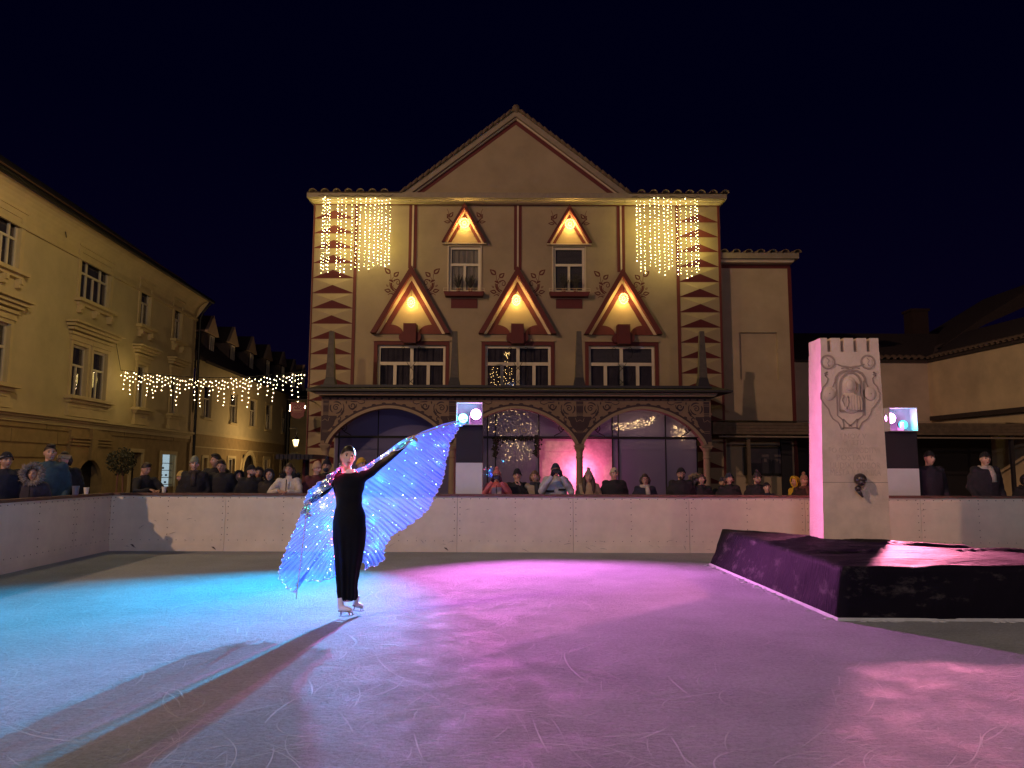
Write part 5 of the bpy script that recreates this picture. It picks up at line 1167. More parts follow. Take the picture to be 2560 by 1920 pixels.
p = mp_(612, 765); rel.ball((p[0], YM, p[1]), (.165, .045, .155), 16, 10, 0)
for k in range(7):
    rr2([(560 + k * 22, 690 + abs(3 - k) * 6), (548 + k * 26, 760), (560 + k * 24, 830)], .010, .052, 0)
rr2([(648, 570), (672, 600), (668, 650), (645, 680)], .014, .05); rr2([(545, 690), (530, 740), (555, 800)], .012, .045); rr2([(575, 700), (590, 760), (570, 820)], .010, .052)
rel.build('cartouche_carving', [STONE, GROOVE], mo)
for k, (s_, py, sz) in enumerate((('I NOV V', 1090, .105), ('V LETU', 1106, .095), ('PO OSVOBODITVI', 1125.5, .115), ('POSTAVIL', 1143.5, .12), ('LJUDSKI ODBOR', 1163.5, .13), ('MESTA KAMNIKA', 1181, .125))):
    me = text_mesh(s_, sz, .003, 'inscription'); me.materials.append(mat('worn_lettering', (.66, .51, .41), .9, var=.2, scale=20)); X, Z = m2(2133 + (py - 1090) * .06, py)
    wd = max(v_.co.x for v_ in me.vertices) - min(v_.co.x for v_ in me.vertices); sx = min(1.0, .72 / wd)
    link('inscription', me, mo, M=Matrix.Translation((X, YM - .001, Z - sz * .35)) @ STAND @ Matrix.Scale(sx, 4, (1, 0, 0)))
X, Z = m2(2145, 1198); b = MB(); b.ball((X, YM - .07, Z), (.085, .10, .085), 16, 10); b.ball((X - .02, YM - .14, Z - .045), (.05, .06, .05), 12, 8); b.ball((X - .045, YM - .09, Z - .13), (.045, .05, .045), 12, 8)
b.tube([(X - .045, YM - .09, Z - .15), (X - .02, YM - .10, Z - .20), (X + .012, YM - .10, Z - .25)], [.035, .025, .012], 8); b.ball((X + .02, YM - .15, Z + .0), (.02, .02, .012), 8, 5)
b.build('carved_head_spout', mat('dark_bronze', (.085, .065, .07), .35, metal=.5, var=.2, scale=20), mo, smooth=True)
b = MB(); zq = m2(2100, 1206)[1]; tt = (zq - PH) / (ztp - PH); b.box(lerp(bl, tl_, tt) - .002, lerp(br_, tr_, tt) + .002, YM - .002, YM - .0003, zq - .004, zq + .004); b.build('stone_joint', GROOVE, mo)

# ================================================================== stage lamps on their stands
YS = 14.45
def stand(lab, x0, x1, zt_px, zb_px, pk, cy, whx, glow_side, shade):
    a, z1 = U(x0, zt_px, YS); c_, z0 = U(x1, zb_px, YS); cx = (a + c_) / 2
    t = thing('lamp_stand', lab, 'stage light', (cx, YS, GZ), group='stage light stands behind the barrier')
    b = MB(); e = .012
    for (xa, xb, za_, zb_) in ((a, c_, z0, z0 + e), (a, c_, z1 - e, z1), (a, a + e, z0 + e, z1 - e), (c_ - e, c_, z0 + e, z1 - e), ((a + c_) / 2 - e / 2, (a + c_) / 2 + e / 2, z0 + e, z0 + .17)):
        b.box(xa, xb, YS - .16, YS + .14, za_, zb_)
    b.build('rain_cover_frame', mat('clear_plastic_edge', (.55, .55, .6), .25, var=0), t)
    b = MB(); b.box(a + e, c_ - e, YS + .10, YS + .12, z0 + e, z1 - e); b.build('back_panel', mat('misty_plastic', (.34, .34, .40), .4, var=.2, scale=12), t)
    for nm, p, gl_m, r in (('pink_lamp_head', pk, glow('pink_lamp_glass', (1, .30, .95), 30), .098), ('cyan_lamp_head', cy, glow('cyan_lamp_glass' if glow_side else 'cyan_lamp_glass_dim', (.12, .8, 1), 26 if glow_side else 2.2), .085)):
        h = MB(); h.tube([(p.x, YS + .09, p.z), (p.x, YS - .02, p.z)], [r * .7, r * 1.08], 20); ho = h.build(nm, IRON, t, smooth=False)
        l = MB(); l.tube([(p.x, YS - .021, p.z), (p.x, YS - .034, p.z)], r, 20); l.build('lens', gl_m, ho)
        lamp(nm + '_spill', 'POINT', (p.x, YS - .10, p.z - .02), 7.0, (1, .25, .8) if nm[0] == 'p' else (.1, .8, 1), .05)
    w0, w1 = U(whx[0], 1200, YS)[0], U(whx[1], 1200, YS)[0]; zk, zw = U(0 + x0, shade[0], YS)[1], U(x0, shade[1], YS)[1]
    b = MB(); b.box(w0, w1, YS - .02, YS + .3, zk, z0 - .005); b.build('black_skirt', BLACKM, t)
    b = MB(); b.box(w0, w1, YS - .03, YS + .3, GZ, zk - .002); b.build('white_base_box', mat('white_box_paint', (.66, .68, .72), .5, var=.08, scale=3), t)
stand('stage lamp stand with pink and cyan lamps beside the left porch column', 1142, 1207, 1007, 1063.5, PK1, CY1, (1139.5, 1206), True, (1156.5, 1157))
stand('stage lamp stand with pink and cyan lamps beside the stone monument', 2212, 2285, 1020, 1079, PK2, CY2, (2217, 2297), False, (1171, 1172))

# cups on the rail
CUPW = mat('paper_cup', (.72, .68, .60), .6, var=0); CUPD = mat('grey_cup', (.14, .14, .2), .3, var=0)
def cup(lab, x, y, m, k=1.0):
    b = MB(); b.rings([(x, y, BT + .002, .028 * k, .028 * k), (x, y, BT + .10 * k, .040 * k, .040 * k)], 14, cap=False); b.rings([(x, y, BT + .003, .027 * k, .027 * k), (x, y, BT + .0035, .001, .001)], 14, cap=False)
    b.rings([(x, y, BT + .10 * k, .040 * k, .040 * k), (x, y, BT + .10 * k, .037 * k, .037 * k), (x, y, BT + .02, .025 * k, .025 * k)], 14, cap=False)
    tag(b.build('paper_cup', m, smooth=True), lab, 'cup')
def on_left(px): s, z = FLB.at(px, 1232); p = FLB.o + FLB.u * s - FLB.n * .03; return p.x, p.y
x, y = on_left(193); cup('tall translucent grey cup on the left barrier rail beside a white one', x, y, CUPD, 1.5)
x, y = on_left(220); cup('white paper cup on the left barrier rail near the corner', x, y, CUPW, 1.15)
cup('white paper cup on the back rail by the man with folded hands', U(410, 1228, 14.1)[0], 14.1, CUPW, 1.1)
# ================================================================== people
SKIN = mat('skin', (.52, .30, .22), .55, var=.06, scale=8); SKIN2 = mat('skin_pale', (.58, .36, .28), .55, var=.05, scale=8); EYEW = mat('eye_white', (.6, .57, .55), .3, var=0)
IRIS = mat('iris', (.025, .015, .012), .2, var=0); LIPS = mat('lips', (.36, .10, .09), .5, var=0); BROW = mat('brow', (.06, .035, .025), .8, var=0); GLS = mat('spectacle_frame', (.02, .02, .02), .3, var=0)
def G2(v, s): return math.exp(-(v / s) ** 2)
def head_pts(p, female=False):
    """p: point of a unit sphere -> head surface, face toward -y, centre between the ears"""
    x, y, z = p; a, b_, c_ = .074, .096, .118
    X, Y, Z = a * x, b_ * y, c_ * z
    Z *= .965 if z < 0 else 1
    if z < 0:
        X *= 1 - .34 * min(1, -z) ** 1.6; 
        if y > 0: Y *= 1 - .55 * min(1, -z * 1.1)
        else: Y *= 1 - .06 * (-z)
    if z > .2 and y > 0: Y *= 1.03
    if y < 0:
        Y *= .95 if abs(z) < .7 else 1; f = max(0, -y) ** .6
        g = G2(X, .0125) * (G2(Z + .012, .022) * 1.0 + .35 * G2(Z - .012, .02)); Y -= .024 * g * f
        Y -= .006 * G2(abs(X) - .010, .007) * G2(Z + .022, .008)
        Y += .0125 * G2(abs(X) - .031, .016) * G2(Z - .016, .012)
        Y -= .005 * G2(abs(X) - .028, .022) * G2(Z - .037, .010)
        Y -= .006 * G2(X, .024) * G2(Z + .054, .011); Y += .004 * G2(X, .026) * G2(Z + .054, .0028)
        Y -= .009 * G2(X, .018) * G2(Z + .094, .014); Y -= .004 * G2(abs(X) - .042, .018) * G2(Z + .015, .018)
        Y += .004 * G2(X, .03) * G2(Z + .073, .008)
    return X, Y, Z
def surfy(x, z):
    zz = z / .118; xx = x / .074 / ((1 - .34 * min(1, -zz) ** 1.6) if zz < 0 else 1); return head_pts((xx, -math.sqrt(max(.01, 1 - xx * xx - zz * zz)), zz))[1]
def head_mb(b, c, mi=(0, 1, 2, 3, 4), yaw=0.0, pitch=0.0, s=1.0, roll=0.0):
    R = Matrix.Rotation(yaw, 3, 'Z') @ Matrix.Rotation(pitch, 3, 'X') @ Matrix.Rotation(roll, 3, 'Y'); c = Vector(c); T = lambda p: c + R @ (Vector(p) * s)
    nu, nv = 44, 34; vs = [T(head_pts((0, 0, -1)))]
    dirs = []
    for j in range(1, nv):
        th = PI * j / nv
        for i in range(nu):
            u = 2 * i / nu - 1; ph = PI * (.55 * u + .45 * u ** 3); dirs.append((math.sin(th) * math.sin(ph), -math.sin(th) * math.cos(ph), -math.cos(th)))
    loc = [head_pts(d) for d in dirs]; vs += [T(p) for p in loc]; vs.append(T(head_pts((0, 0, 1)))); m = len(vs) - 1
    fs = [(0, 1 + (i + 1) % nu, 1 + i) for i in range(nu)]; b.add(vs, fs, mi[0]); o = len(b.v) - len(vs)
    for j in range(nv - 2):
        for i in range(nu):
            q = (j * nu + i, j * nu + (i + 1) % nu, (j + 1) * nu + (i + 1) % nu, (j + 1) * nu + i); X, Y, Z = [sum(loc[k][a] for k in q) / 4 for a in range(3)]
            mm = mi[0]
            b.f.append(tuple(o + 1 + k for k in q)); b.m.append(mm)
    k0 = 1 + (nv - 2) * nu; b.f += [tuple(o + k for k in (k0 + i, k0 + (i + 1) % nu, m)) for i in range(nu)]; b.m += [mi[0]] * nu
    SP = lambda x, z, d=0.0: T((x, surfy(x, z) - d, z))
    b.tube([SP(-.023, -.0535), SP(-.012, -.0505), SP(-.004, -.0488), SP(0, -.0498), SP(.004, -.0488), SP(.012, -.0505), SP(.023, -.0535)], [(.0008 * s, .0008 * s), (.0030 * s, .0022 * s), (.0040 * s, .0028 * s), (.0036 * s, .0028 * s), (.0040 * s, .0028 * s), (.0030 * s, .0022 * s), (.0008 * s, .0008 * s)], 8, mi[3])
    b.tube([SP(-.021, -.0555), SP(-.010, -.0590), SP(0, -.0600), SP(.010, -.0590), SP(.021, -.0555)], [(.0008 * s, .0008 * s), (.0040 * s, .003 * s), (.0048 * s, .0036 * s), (.0040 * s, .003 * s), (.0008 * s, .0008 * s)], 8, mi[3])
    for sd in (-1, 1):
        b.tube([SP(sd * .014, .0345), SP(sd * .024, .0385), SP(sd * .036, .0392), SP(sd * .048, .0345)], [(.0026 * s, .0012 * s), (.0030 * s, .0016 * s), (.0024 * s, .0014 * s), (.0008 * s, .0008 * s)], 6, mi[4])
        b.ball((0, 0, 0), (.014, .008, .0085), 10, 7, mi[1], lambda p, sd=sd: T((p.x + sd * .031, p.y - .0765, p.z + .016)))
        b.ball((0, 0, 0), (.0068, .004, .0068), 8, 6, mi[2], lambda p, sd=sd: T((p.x + sd * .031, p.y - .0825, p.z + .016)))
        b.tube([T((sd * .031 - .015, -.084, .020)), T((sd * .031 - .005, -.0885, .0265)), T((sd * .031 + .005, -.0885, .0265)), T((sd * .031 + .015, -.084, .020))], .0022 * s, 4, mi[4])
        b.ball((0, 0, 0), (.010, .022, .031), 8, 8, mi[0], lambda p, sd=sd: T((p.x + sd * .075, p.y + .008, p.z + .002)))
    b.tube([T((0, .018, -.055)), T((0, .030, -.11)), tuple(c + Vector((0, .045, -.19)) * s), tuple(c + Vector((0, .05, -.24)) * s)], [(.052 * s, .055 * s), (.050 * s, .052 * s), (.056 * s, .058 * s), (.08 * s, .09 * s)], 14, mi[0])
    return T
def hand_mb(b, w_, d, palm, mi=0, s=1.0, curl=.6, thumb=1):
    """w_ wrist, d direction of the hand, palm = palm normal"""
    w_ = Vector(w_); d = Vector(d).normalized(); n = Vector(palm); n = (n - d * n.dot(d)).normalized(); sd = d.cross(n)
    P = lambda f_, u, v_: w_ + (d * f_ + sd * u + n * v_) * s
    b.tube([P(-.02, 0, 0), P(.02, 0, 0), P(.055, 0, .002), P(.092, 0, .004)], [(.022 * s, .026 * s), (.018 * s, .032 * s), (.016 * s, .041 * s), (.012 * s, .038 * s)], 10, mi)
    for k, (u, L_) in enumerate(((-.030, .066), (-.010, .076), (.010, .072), (.029, .056))):
        p = P(.088, u, .003); pts = [p]; a = .15
        for q, f_ in enumerate((.45, .32, .23)):
            a += curl * (.9 if q else .6); p = p + (d * math.cos(a) + n * math.sin(a) + sd * u * 1.2) * (L_ * f_ * s); pts.append(p)
        b.tube(pts, [.0095 * s, .009 * s, .008 * s, .006 * s], 6, mi)
    t0 = P(.02, -.028 * thumb, .004); t1 = t0 + (d * .026 - sd * .022 * thumb + n * .012) * s; t2 = t1 + (d * .026 - sd * .004 * thumb + n * .016) * s; t3 = t2 + (d * .018 + n * .012) * s
    b.tube([t0, t1, t2, t3], [.013 * s, .011 * s, .010 * s, .007 * s], 6, mi)
# poses in a standing frame 1.72 m tall facing -y
POSES = {
 'stand': [((.19, .02, 1.41), (.25, .05, 1.13), (.22, -.12, .93), (0, -.5, -1), (-1, 0, 0)), ((-.19, .02, 1.41), (-.25, .05, 1.13), (-.22, -.12, .93), (0, -.5, -1), (1, 0, 0))],
 'lean': [((.19, -.02, 1.38), (.27, -.24, 1.17), (.08, -.40, 1.20), (-1, -.3, -.1), (0, 0, -1)), ((-.19, -.02, 1.38), (-.27, -.24, 1.17), (-.08, -.38, 1.22), (1, -.3, -.1), (0, 0, -1))],
 'phone': [((.19, 0, 1.41), (.29, -.16, 1.20), (.085, -.30, 1.50), (-.35, -.2, 1), (-.6, -.4, -.3)), ((-.19, 0, 1.41), (-.29, -.16, 1.20), (-.085, -.30, 1.50), (.35, -.2, 1), (.6, -.4, -.3))],
 'mouth': [((.19, 0, 1.41), (.26, -.10, 1.14), (.06, -.20, 1.43), (-.5, 0, 1), (-.4, 1, 0)), ((-.19, 0, 1.41), (-.24, -.05, 1.15), (-.05, -.24, 1.20), (1, 0, .3), (0, 0, -1))],
}
HC = Vector((0, -.01, 1.602))
_coat = {}
def coat_mesh(pose, bulk, m):
    key = (pose, bulk)
    if key not in _coat:
        b = MB(); k = bulk
        b.rings([(0, .02, .66, .205 * k, .155 * k), (0, .02, .80, .21 * k, .16 * k), (0, .015, .98, .185 * k, .14 * k), (0, .01, 1.15, .20 * k, .145 * k), (0, .01, 1.30, .215 * k, .14 * k), (0, .01, 1.40, .19 * k, .12 * k), (0, .02, 1.455, .10, .095), (0, .025, 1.495, .078, .08)], 20)
        for sh, el, wr, _, _ in POSES[pose]:
            sh, el, wr = map(Vector, (sh, el, wr)); mid = (sh + el) / 2
            b.ball(sh - Vector((math.copysign(.03, sh.x), 0, .005)), .085 * k, 12, 8)
            b.tube([sh - Vector((math.copysign(.05, sh.x), 0, -.01)), mid, el, (el + wr) / 2, wr], [.078 * k, .068 * k, .060 * k, .052 * k, .045], 12); b.ball(el, .062 * k, 10, 8)
        _coat[key] = remesh(b, .019, 5, .010, 7.0)
    me = _coat[key].copy(); me.materials.append(m); me.name = 'coat'; return me
_leg = {}
def trousers(m):
    if 'l' not in _leg:
        b = MB()
        for sd in (-1, 1): b.rings([(sd * .11, .03, .07, .075, .085), (sd * .10, .03, .3, .075, .08), (sd * .10, .02, .5, .085, .09), (sd * .09, .02, .78, .11, .12)], 14)
        b.rings([(0, .02, .72, .17, .13), (0, .02, .95, .16, .12)], 16); _leg['l'] = remesh(b, .03, 3, .008, 5)
        b = MB()
        for sd in (-1, 1): b.ball((sd * .11, -.03, .05), (.05, .14, .05), 10, 7); b.rings([(sd * .11, .04, 0.0, .05, .06), (sd * .11, .04, .12, .05, .06)], 10)
        _leg['s'] = b.mesh('shoes', BLACKM, True)
    me = _leg['l'].copy(); me.materials.append(m); me.name = 'trousers'; return me
_cl = {}
def cloth(col, rough=.85, var=.22):
    k = (tuple(col), rough)
    if k not in _cl: _cl[k] = mat('cloth_%d' % len(_cl), col, rough, var=var, scale=14, bump=.35, bscale=60)
    return _cl[k]
BLK = (.012, .012, .018); NAVY = (.014, .018, .040)
def cap_shape(b, T, lo, grow, mi=0, back=True, top=.0, cuff=0.0, slouch=0.0):
    """shell over the skull from height lo (front) up"""
    nu, nv = 24, 9; vs = []
    for j in range(nv + 1):
        t = j / nv
        for i in range(nu):
            a = 2 * PI * i / nu; fr_ = math.cos(a)        # 1 = front
            l_ = lo[0] + (lo[1] - lo[0]) * (1 - fr_) / 2; el = lerp(math.asin(max(-.98, min(.98, l_ / .118))), PI / 2, t)
            d = (math.cos(el) * math.sin(a), -math.cos(el) * math.cos(a), math.sin(el)); X, Y, Z = head_pts(d)
            nrm = Vector((X / .074 ** 2, Y / .096 ** 2, Z / .118 ** 2)).normalized(); g = grow * (1 + (cuff if t < .22 else 0))
            vs.append(T(Vector((X, Y, Z)) + nrm * g + Vector((0, slouch * t, top * min(1, t * 1.5) * (1 - .12 * t)))))
    fs = [(j * nu + i, j * nu + (i + 1) % nu, (j + 1) * nu + (i + 1) % nu, (j + 1) * nu + i) for j in range(nv) for i in range(nu)] + [tuple(range(nv * nu, nv * nu + nu))]
    b.add(vs, fs, mi)
PEOPLE = []
def person(lab, px, py, Y, pose='stand', coat=BLK, bulk=1.0, hat=None, hatc=BLK, hair=None, yaw=0, hyaw=0, hpitch=.0, extra=(), skin=None, group=None, dx=0, trous=BLK, hroll=0.0):
    """px, py: top of the head or hat in the photo"""
    X, Z = U(px, py, Y); top = 1.722 + {'beanie': .022, 'pom': .075, 'tall': .05, 'hood': .035, 'fur': .10, None: .006, 'band': .01, 'cap': .02}[hat]; s = (Z - GZ) / top
    t = thing('person', lab, 'person', (X, Y, GZ), yaw, group or 'spectators behind the barrier', s); k = dict(local=True)
    b = MB(); b.rings([(0, .02, .08, .05, .05), (0, .02, .7, .12, .10), (0, .01, 1.0, .13, .10), (0, .01, 1.38, .15, .09), (0, .03, 1.46, .06, .06)], 12, 0)
    glove = 'gloves' in extra
    T = head_mb(b, HC, (0, 1, 2, 3, 4), hyaw, hpitch, 1.0, hroll)
    for i, (sh, el, wr, d, pn) in enumerate(POSES[pose]):
        b.tube([sh, el, wr], [.03, .028, .022], 8, 0); hand_mb(b, wr, d, pn, 5 if glove else 0, 1.15 if glove else 1.0, .55, thumb=1 if i else -1)
    b.build('body', [skin or SKIN, EYEW, IRIS, LIPS, BROW, cloth((.05, .012, .02) if 'maroon_gloves' in extra else BLK)], t, smooth=True, **k)
    cm = cloth(coat); link('coat', coat_mesh(pose, bulk, cm), t, True); link('trousers', trousers(cloth(trous)), t, True); link('shoes', _leg['s'], t, True)
    if hair:
        hc, style = hair; h = MB(); cap_shape(h, T, (.058, -.045) if style != 'quiff' else (.070, -.02), .010, top=.012 if style != 'quiff' else .02)
        if style == 'long':
            for sd in (-1, 1): h.tube([T((sd * .066, .0, .03)), T((sd * .086, -.01, -.05)), T((sd * .095, -.045, -.15)), T((sd * .09, -.075, -.27)), T((sd * .08, -.08, -.36))], [(.022, .03), (.028, .045), (.03, .05), (.028, .045), (.012, .02)], 10)
            h.tube([T((0, .07, .03)), T((0, .085, -.1)), T((0, .09, -.28))], [(.03, .07), (.04, .09), (.02, .07)], 10)
        if style == 'bob':
            for sd in (-1, 1): h.tube([T((sd * .062, .0, .05)), T((sd * .080, .0, -.02)), T((sd * .072, -.005, -.09))], [(.022, .04), (.022, .05), (.010, .03)], 10)
        if style == 'quiff': h.ball((0, 0, 0), (.062, .05, .03), 12, 7, 0, lambda p: T((p.x, p.y - .04, p.z + .112)))
        h.build('hair', mat('hair_%s' % '_'.join('%02d' % int(q * 100) for q in hc), hc, .6, var=.3, scale=40), t, smooth=True, **k)
    if hat:
        h = MB(); hm = [cloth(hatc, .95)]
        if hat in ('beanie', 'pom', 'tall'):
            cap_shape(h, T, (.046, -.018), .014, top={'beanie': .010, 'pom': .018, 'tall': .038}[hat], cuff=.45)
            if hat == 'pom' or 'pom' in extra:
                rp = random.Random(px)
                for q in range(26): v_ = Vector((rp.gauss(0, 1), rp.gauss(0, 1), rp.gauss(0, 1))).normalized() * .026; h.ball((0, 0, 0), .020, 6, 4, 0, lambda p, v_=v_: T(p + v_ + Vector((0, .01, .162))))
            if 'flaps' in extra:
                for sd in (-1, 1): h.ball((0, 0, 0), (.012, .045, .06), 8, 8, 0, lambda p, sd=sd: T((p.x + sd * .086, p.y + .005, p.z - .035)))
            if 'stripe' in extra:
                h.mi = 1; cap_shape(h, T, (.062, .0), .0195, mi=1, top=-.03); hm.append(cloth((.25, .26, .3))); h.m = h.m; 
            if 'logo' in extra: h.ball((0, 0, 0), (.02, .006, .02), 10, 6, 1, lambda p: T((p.x, p.y - .108, p.z + .068))); hm.append(cloth((.05, .05, .06)))
        elif hat == 'cap':
            cap_shape(h, T, (.052, .0), .012, top=.008); h.ball((0, 0, 0), (.062, .05, .007), 12, 5, 0, lambda p: T((p.x, p.y - .115, p.z + .055)))
        elif hat == 'band':
            h.tube([T((.086 * math.sin(a * PI / 12), -.108 * math.cos(a * PI / 12) + .004, .050 - .018 * (1 - math.cos(a * PI / 12)) / 2)) for a in range(25)], [(.034, .012)] * 25, 8)
            for q in range(1): h.ball((0, 0, 0), (.022, .012, .02), 8, 6, 0, lambda p: T((p.x, p.y - .112, p.z + .055)))
        elif hat in ('hood', 'fur'):
            cap_shape(h, T, (.078, -.10), .030, top=.0)
            pts = [T((.098 * math.sin(a), -.045 - .025 * math.cos(a), .012 + .118 * math.cos(a))) for a in [q * PI / 12 for q in range(-12, 13)]]; h.tube(pts, .022, 8)
            h.tube([tuple(HC + Vector((0, .04, -.10))), tuple(HC + Vector((0, .05, -.20)))], [(.11, .10), (.13, .16)], 12)
            if hat == 'fur':
                fb = MB(); rp = random.Random(px + 1)
                for q in range(900):
                    a = rp.uniform(0, 2 * PI); d = rp.uniform(-.035, .02); p = Vector((( .12 + d) * math.sin(a), -.05 + rp.uniform(-.05, .05), .0 + (.13 + d) * math.cos(a)))
                    e_ = p + Vector((math.sin(a + rp.uniform(-.5, .5)), rp.uniform(-.9, .5), math.cos(a + rp.uniform(-.5, .5)))) * rp.uniform(.03, .085); fb.tube([T(p), T((p + e_) / 2 + Vector((0, -.006, 0))), T(e_)], [.010, .008, .001], 4)
                fb.build('fur_trim', mat('fur_%s' % lab[:6], (.30, .26, .25) if 'grey' in lab else (.34, .26, .17), .95, var=.4, scale=30), t, smooth=True, **k)
        h.build('hat' if hat not in ('hood', 'fur') else 'hood', hm, t, smooth=True, **k)
    if 'glasses' in extra:
        h = MB()
        for sd in (-1, 1): h.tube([T((sd * .033 + .024 * math.cos(a * PI / 7), -.103, .014 + .019 * math.sin(a * PI / 7))) for a in range(15)], .0022, 4); h.tube([T((sd * .056, -.10, .018)), T((sd * .078, 0, .018))], .0022, 4)
        h.tube([T((-.01, -.106, .018)), T((.01, -.106, .018))], .0022, 4); h.build('glasses', GLS, t, **k)
    if 'beard' in extra:
        h = MB(); rp = random.Random(px)
        for q in range(70):
            a = rp.uniform(-1.25, 1.25); el = rp.uniform(-1.2, -.42)
            if abs(a) < .28 and el > -.62: continue
            X_, Y_, Z_ = head_pts((math.cos(el) * math.sin(a), -math.cos(el) * math.cos(a), math.sin(el))); h.ball((0, 0, 0), .013, 6, 4, 0, lambda p, c=(X_, Y_, Z_): T(p + Vector(c)))
        h.build('beard', mat('beard_brown', (.07, .04, .025), .9, var=.3, scale=50), t, smooth=True, **k)
    for e in extra:
        if isinstance(e, tuple) and e[0] == 'scarf':
            h = MB(); h.tube([(.085 * math.sin(a * PI / 8) * 1.0, .015 - .085 * math.cos(a * PI / 8), 1.455 + .012 * math.cos(a * 1.7)) for a in range(17)], [(.040, .030)] * 17, 10); h.tube([(.03, -.09, 1.45), (.04, -.135, 1.35), (.045, -.15, 1.22)], [(.03, .045), (.022, .05), (.018, .045)], 8)
            h.build('scarf', cloth(e[1], .95), t, smooth=True, **k)
        if isinstance(e, tuple) and e[0] == 'zip':
            h = MB(); h.tube([(0, -.158 * bulk, 1.42), (0, -.168 * bulk, 1.28), (0, -.155 * bulk, 1.0)], [(.012, .008)] * 3, 6); h.build('zip', cloth(e[1]), t, **k)
        if isinstance(e, tuple) and e[0] == 'panel':
            h = MB(); 
            for (x0, x1, z0, z1) in e[2]:
                nn = 6; vs = []
                for q in range(nn + 1):
                    x = lerp(x0, x1, q / nn); yb = .01 - .160 * bulk * math.sqrt(max(.05, 1 - (x / (.23 * bulk)) ** 2)); vs += [(x, yb - .012, z0), (x, yb - .012, z1), (x, yb + .02, z0), (x, yb + .02, z1)]
                h.add(vs, [(4 * q, 4 * q + 4, 4 * q + 5, 4 * q + 1) for q in range(nn)] + [(4 * q + 1, 4 * q + 5, 4 * q + 7, 4 * q + 3) for q in range(nn)] + [(4 * q + 2, 4 * q + 6, 4 * q + 4, 4 * q) for q in range(nn)])
            h.build('coat_panel', cloth(e[1]), t, **k)
        if e == 'collar_fur':
            h = MB(); rp = random.Random(3)
            for q in range(120):
                a = rp.uniform(.5, 2 * PI - .5); c_ = Vector((.15 * math.sin(a) * rp.uniform(.8, 1.15), .06 - .13 * math.cos(a), 1.46 + rp.uniform(-.02, .05))); h.ball(c_, rp.uniform(.018, .03), 6, 4)
                for z_ in range(5): e_ = c_ + Vector((rp.gauss(0, 1), rp.gauss(0, 1), rp.gauss(0, 1))).normalized() * .06; h.tube([c_, e_], [.012, .001], 4)
            h.build('fur_trim', mat('black_fur', (.012, .012, .02), .95, var=.3, scale=30), t, smooth=True, **k)
        if isinstance(e, tuple) and e[0] == 'mask':
            h = MB(); h.ball((0, 0, 0), (.055, .05, .05), 12, 8, 0, lambda p: T((p.x, p.y - .055, p.z - .055))); h.build('face_covering', cloth(e[1]), t, smooth=True, **k)
    if pose == 'phone':
        W_ = WM[t.name]; c = W_ @ Vector((0, -.345, 1.585)); ph = MB(); ph.box(-.075, .075, -.005, .005, -.038, .038, 0); ph.box(-.07, .07, .0051, .0065, -.034, .034, 1)
        o = ph.build('phone', [mat('phone_case', (.45, .42, .38) if 'palephone' in extra else (.03, .03, .03), .3, var=0), glow('phone_screen', (.5, .6, .8), .25)], M=Matrix.Translation(c) @ Matrix.Rotation(yaw, 4, 'Z'))
        tag(o, 'pale phone held up by the person in the white jacket' if 'palephone' in extra else 'dark phone held up by the child in pink', 'phone')
    return t
P = person; B0 = 14.62
ZIPB = ('zip', (.02, .02, .03))
P('child in pink pompom hat and pink jacket holding up a phone', 1242, 1167, B0, 'phone', (.62, .16, .17), .95, 'pom', (.62, .20, .20), None, extra=('gloves', 'maroon_gloves', 'flaps', ('panel', (.66, .48, .48), ((-.10, .10, .95, 1.38),)), ZIPB), hpitch=-.1)
P('man in tall black hat with his hand before his mouth, beside the child in pink', 1293, 1170, B0 + .1, 'mouth', BLK, 1.05, 'tall', BLK)
P('bareheaded woman with brown hair and patterned dark scarf', 1337, 1177, B0 + .05, 'stand', (.30, .24, .17), .95, None, hair=((.12, .07, .045), 'bob'), hyaw=-.35, extra=(('scarf', (.03, .03, .04)),))
P('person in white ski jacket with black stripe raising a pale phone', 1389, 1157, B0 + .1, 'phone', (.46, .47, .52), 1.12, 'beanie', (.02, .035, .06), extra=('gloves', 'palephone', ('panel', (.012, .012, .016), ((-.19, -.04, 1.19, 1.225), (.04, .19, 1.22, 1.255)))), hyaw=.1)
P('long haired woman in grey pompom hat right of the porch column', 1471, 1169, B0 + .08, 'stand', (.34, .26, .17), .92, 'pom', (.26, .20, .18), hair=((.035, .018, .015), 'long'))
P('man in cream logo beanie and black coat under the right arch', 1535, 1168, B0 + .15, 'stand', BLK, 1.12, 'beanie', (.46, .40, .28), extra=('logo',), hyaw=.1)
P('smiling bareheaded woman with glasses and pale scarf', 1612, 1185, B0 + .1, 'stand', NAVY, .95, None, hair=((.025, .015, .015), 'bob'), extra=('glasses', ('scarf', (.50, .44, .40))), hyaw=-.1)
P('bearded man with glasses and black beanie near the right porch column', 1702, 1168, B0 + .1, 'stand', BLK, 1.15, 'beanie', BLK, extra=('glasses', 'beard'), hyaw=.05)
P('person in pale fur hood half hidden behind the bearded man', 1733, 1180, B0 + .5, 'stand', BLK, 1.0, 'fur', (.30, .22, .12), hyaw=.5)
P('dim bareheaded man right behind the fur hood', 1752, 1184, B0 + .2, 'stand', BLK, .92, None, hair=((.03, .02, .02), 'bob'), hyaw=.3)
P('woman in navy beanie smiling between column and framed picture', 1822, 1181, B0 + .12, 'stand', BLK, 1.0, 'beanie', (.02, .03, .055), hair=((.05, .03, .02), 'bob'), hyaw=.2)
P('second dark figure behind the woman in navy beanie', 1806, 1192, B0 + .55, 'stand', BLK, 1.0, 'beanie', (.03, .03, .05), hyaw=-.3)
P('bearded man with glasses and pompom beanie before the framed picture', 1892, 1174, B0 + .12, 'stand', BLK, 1.0, 'pom', (.03, .025, .03), extra=('glasses', 'beard'), hyaw=.2)
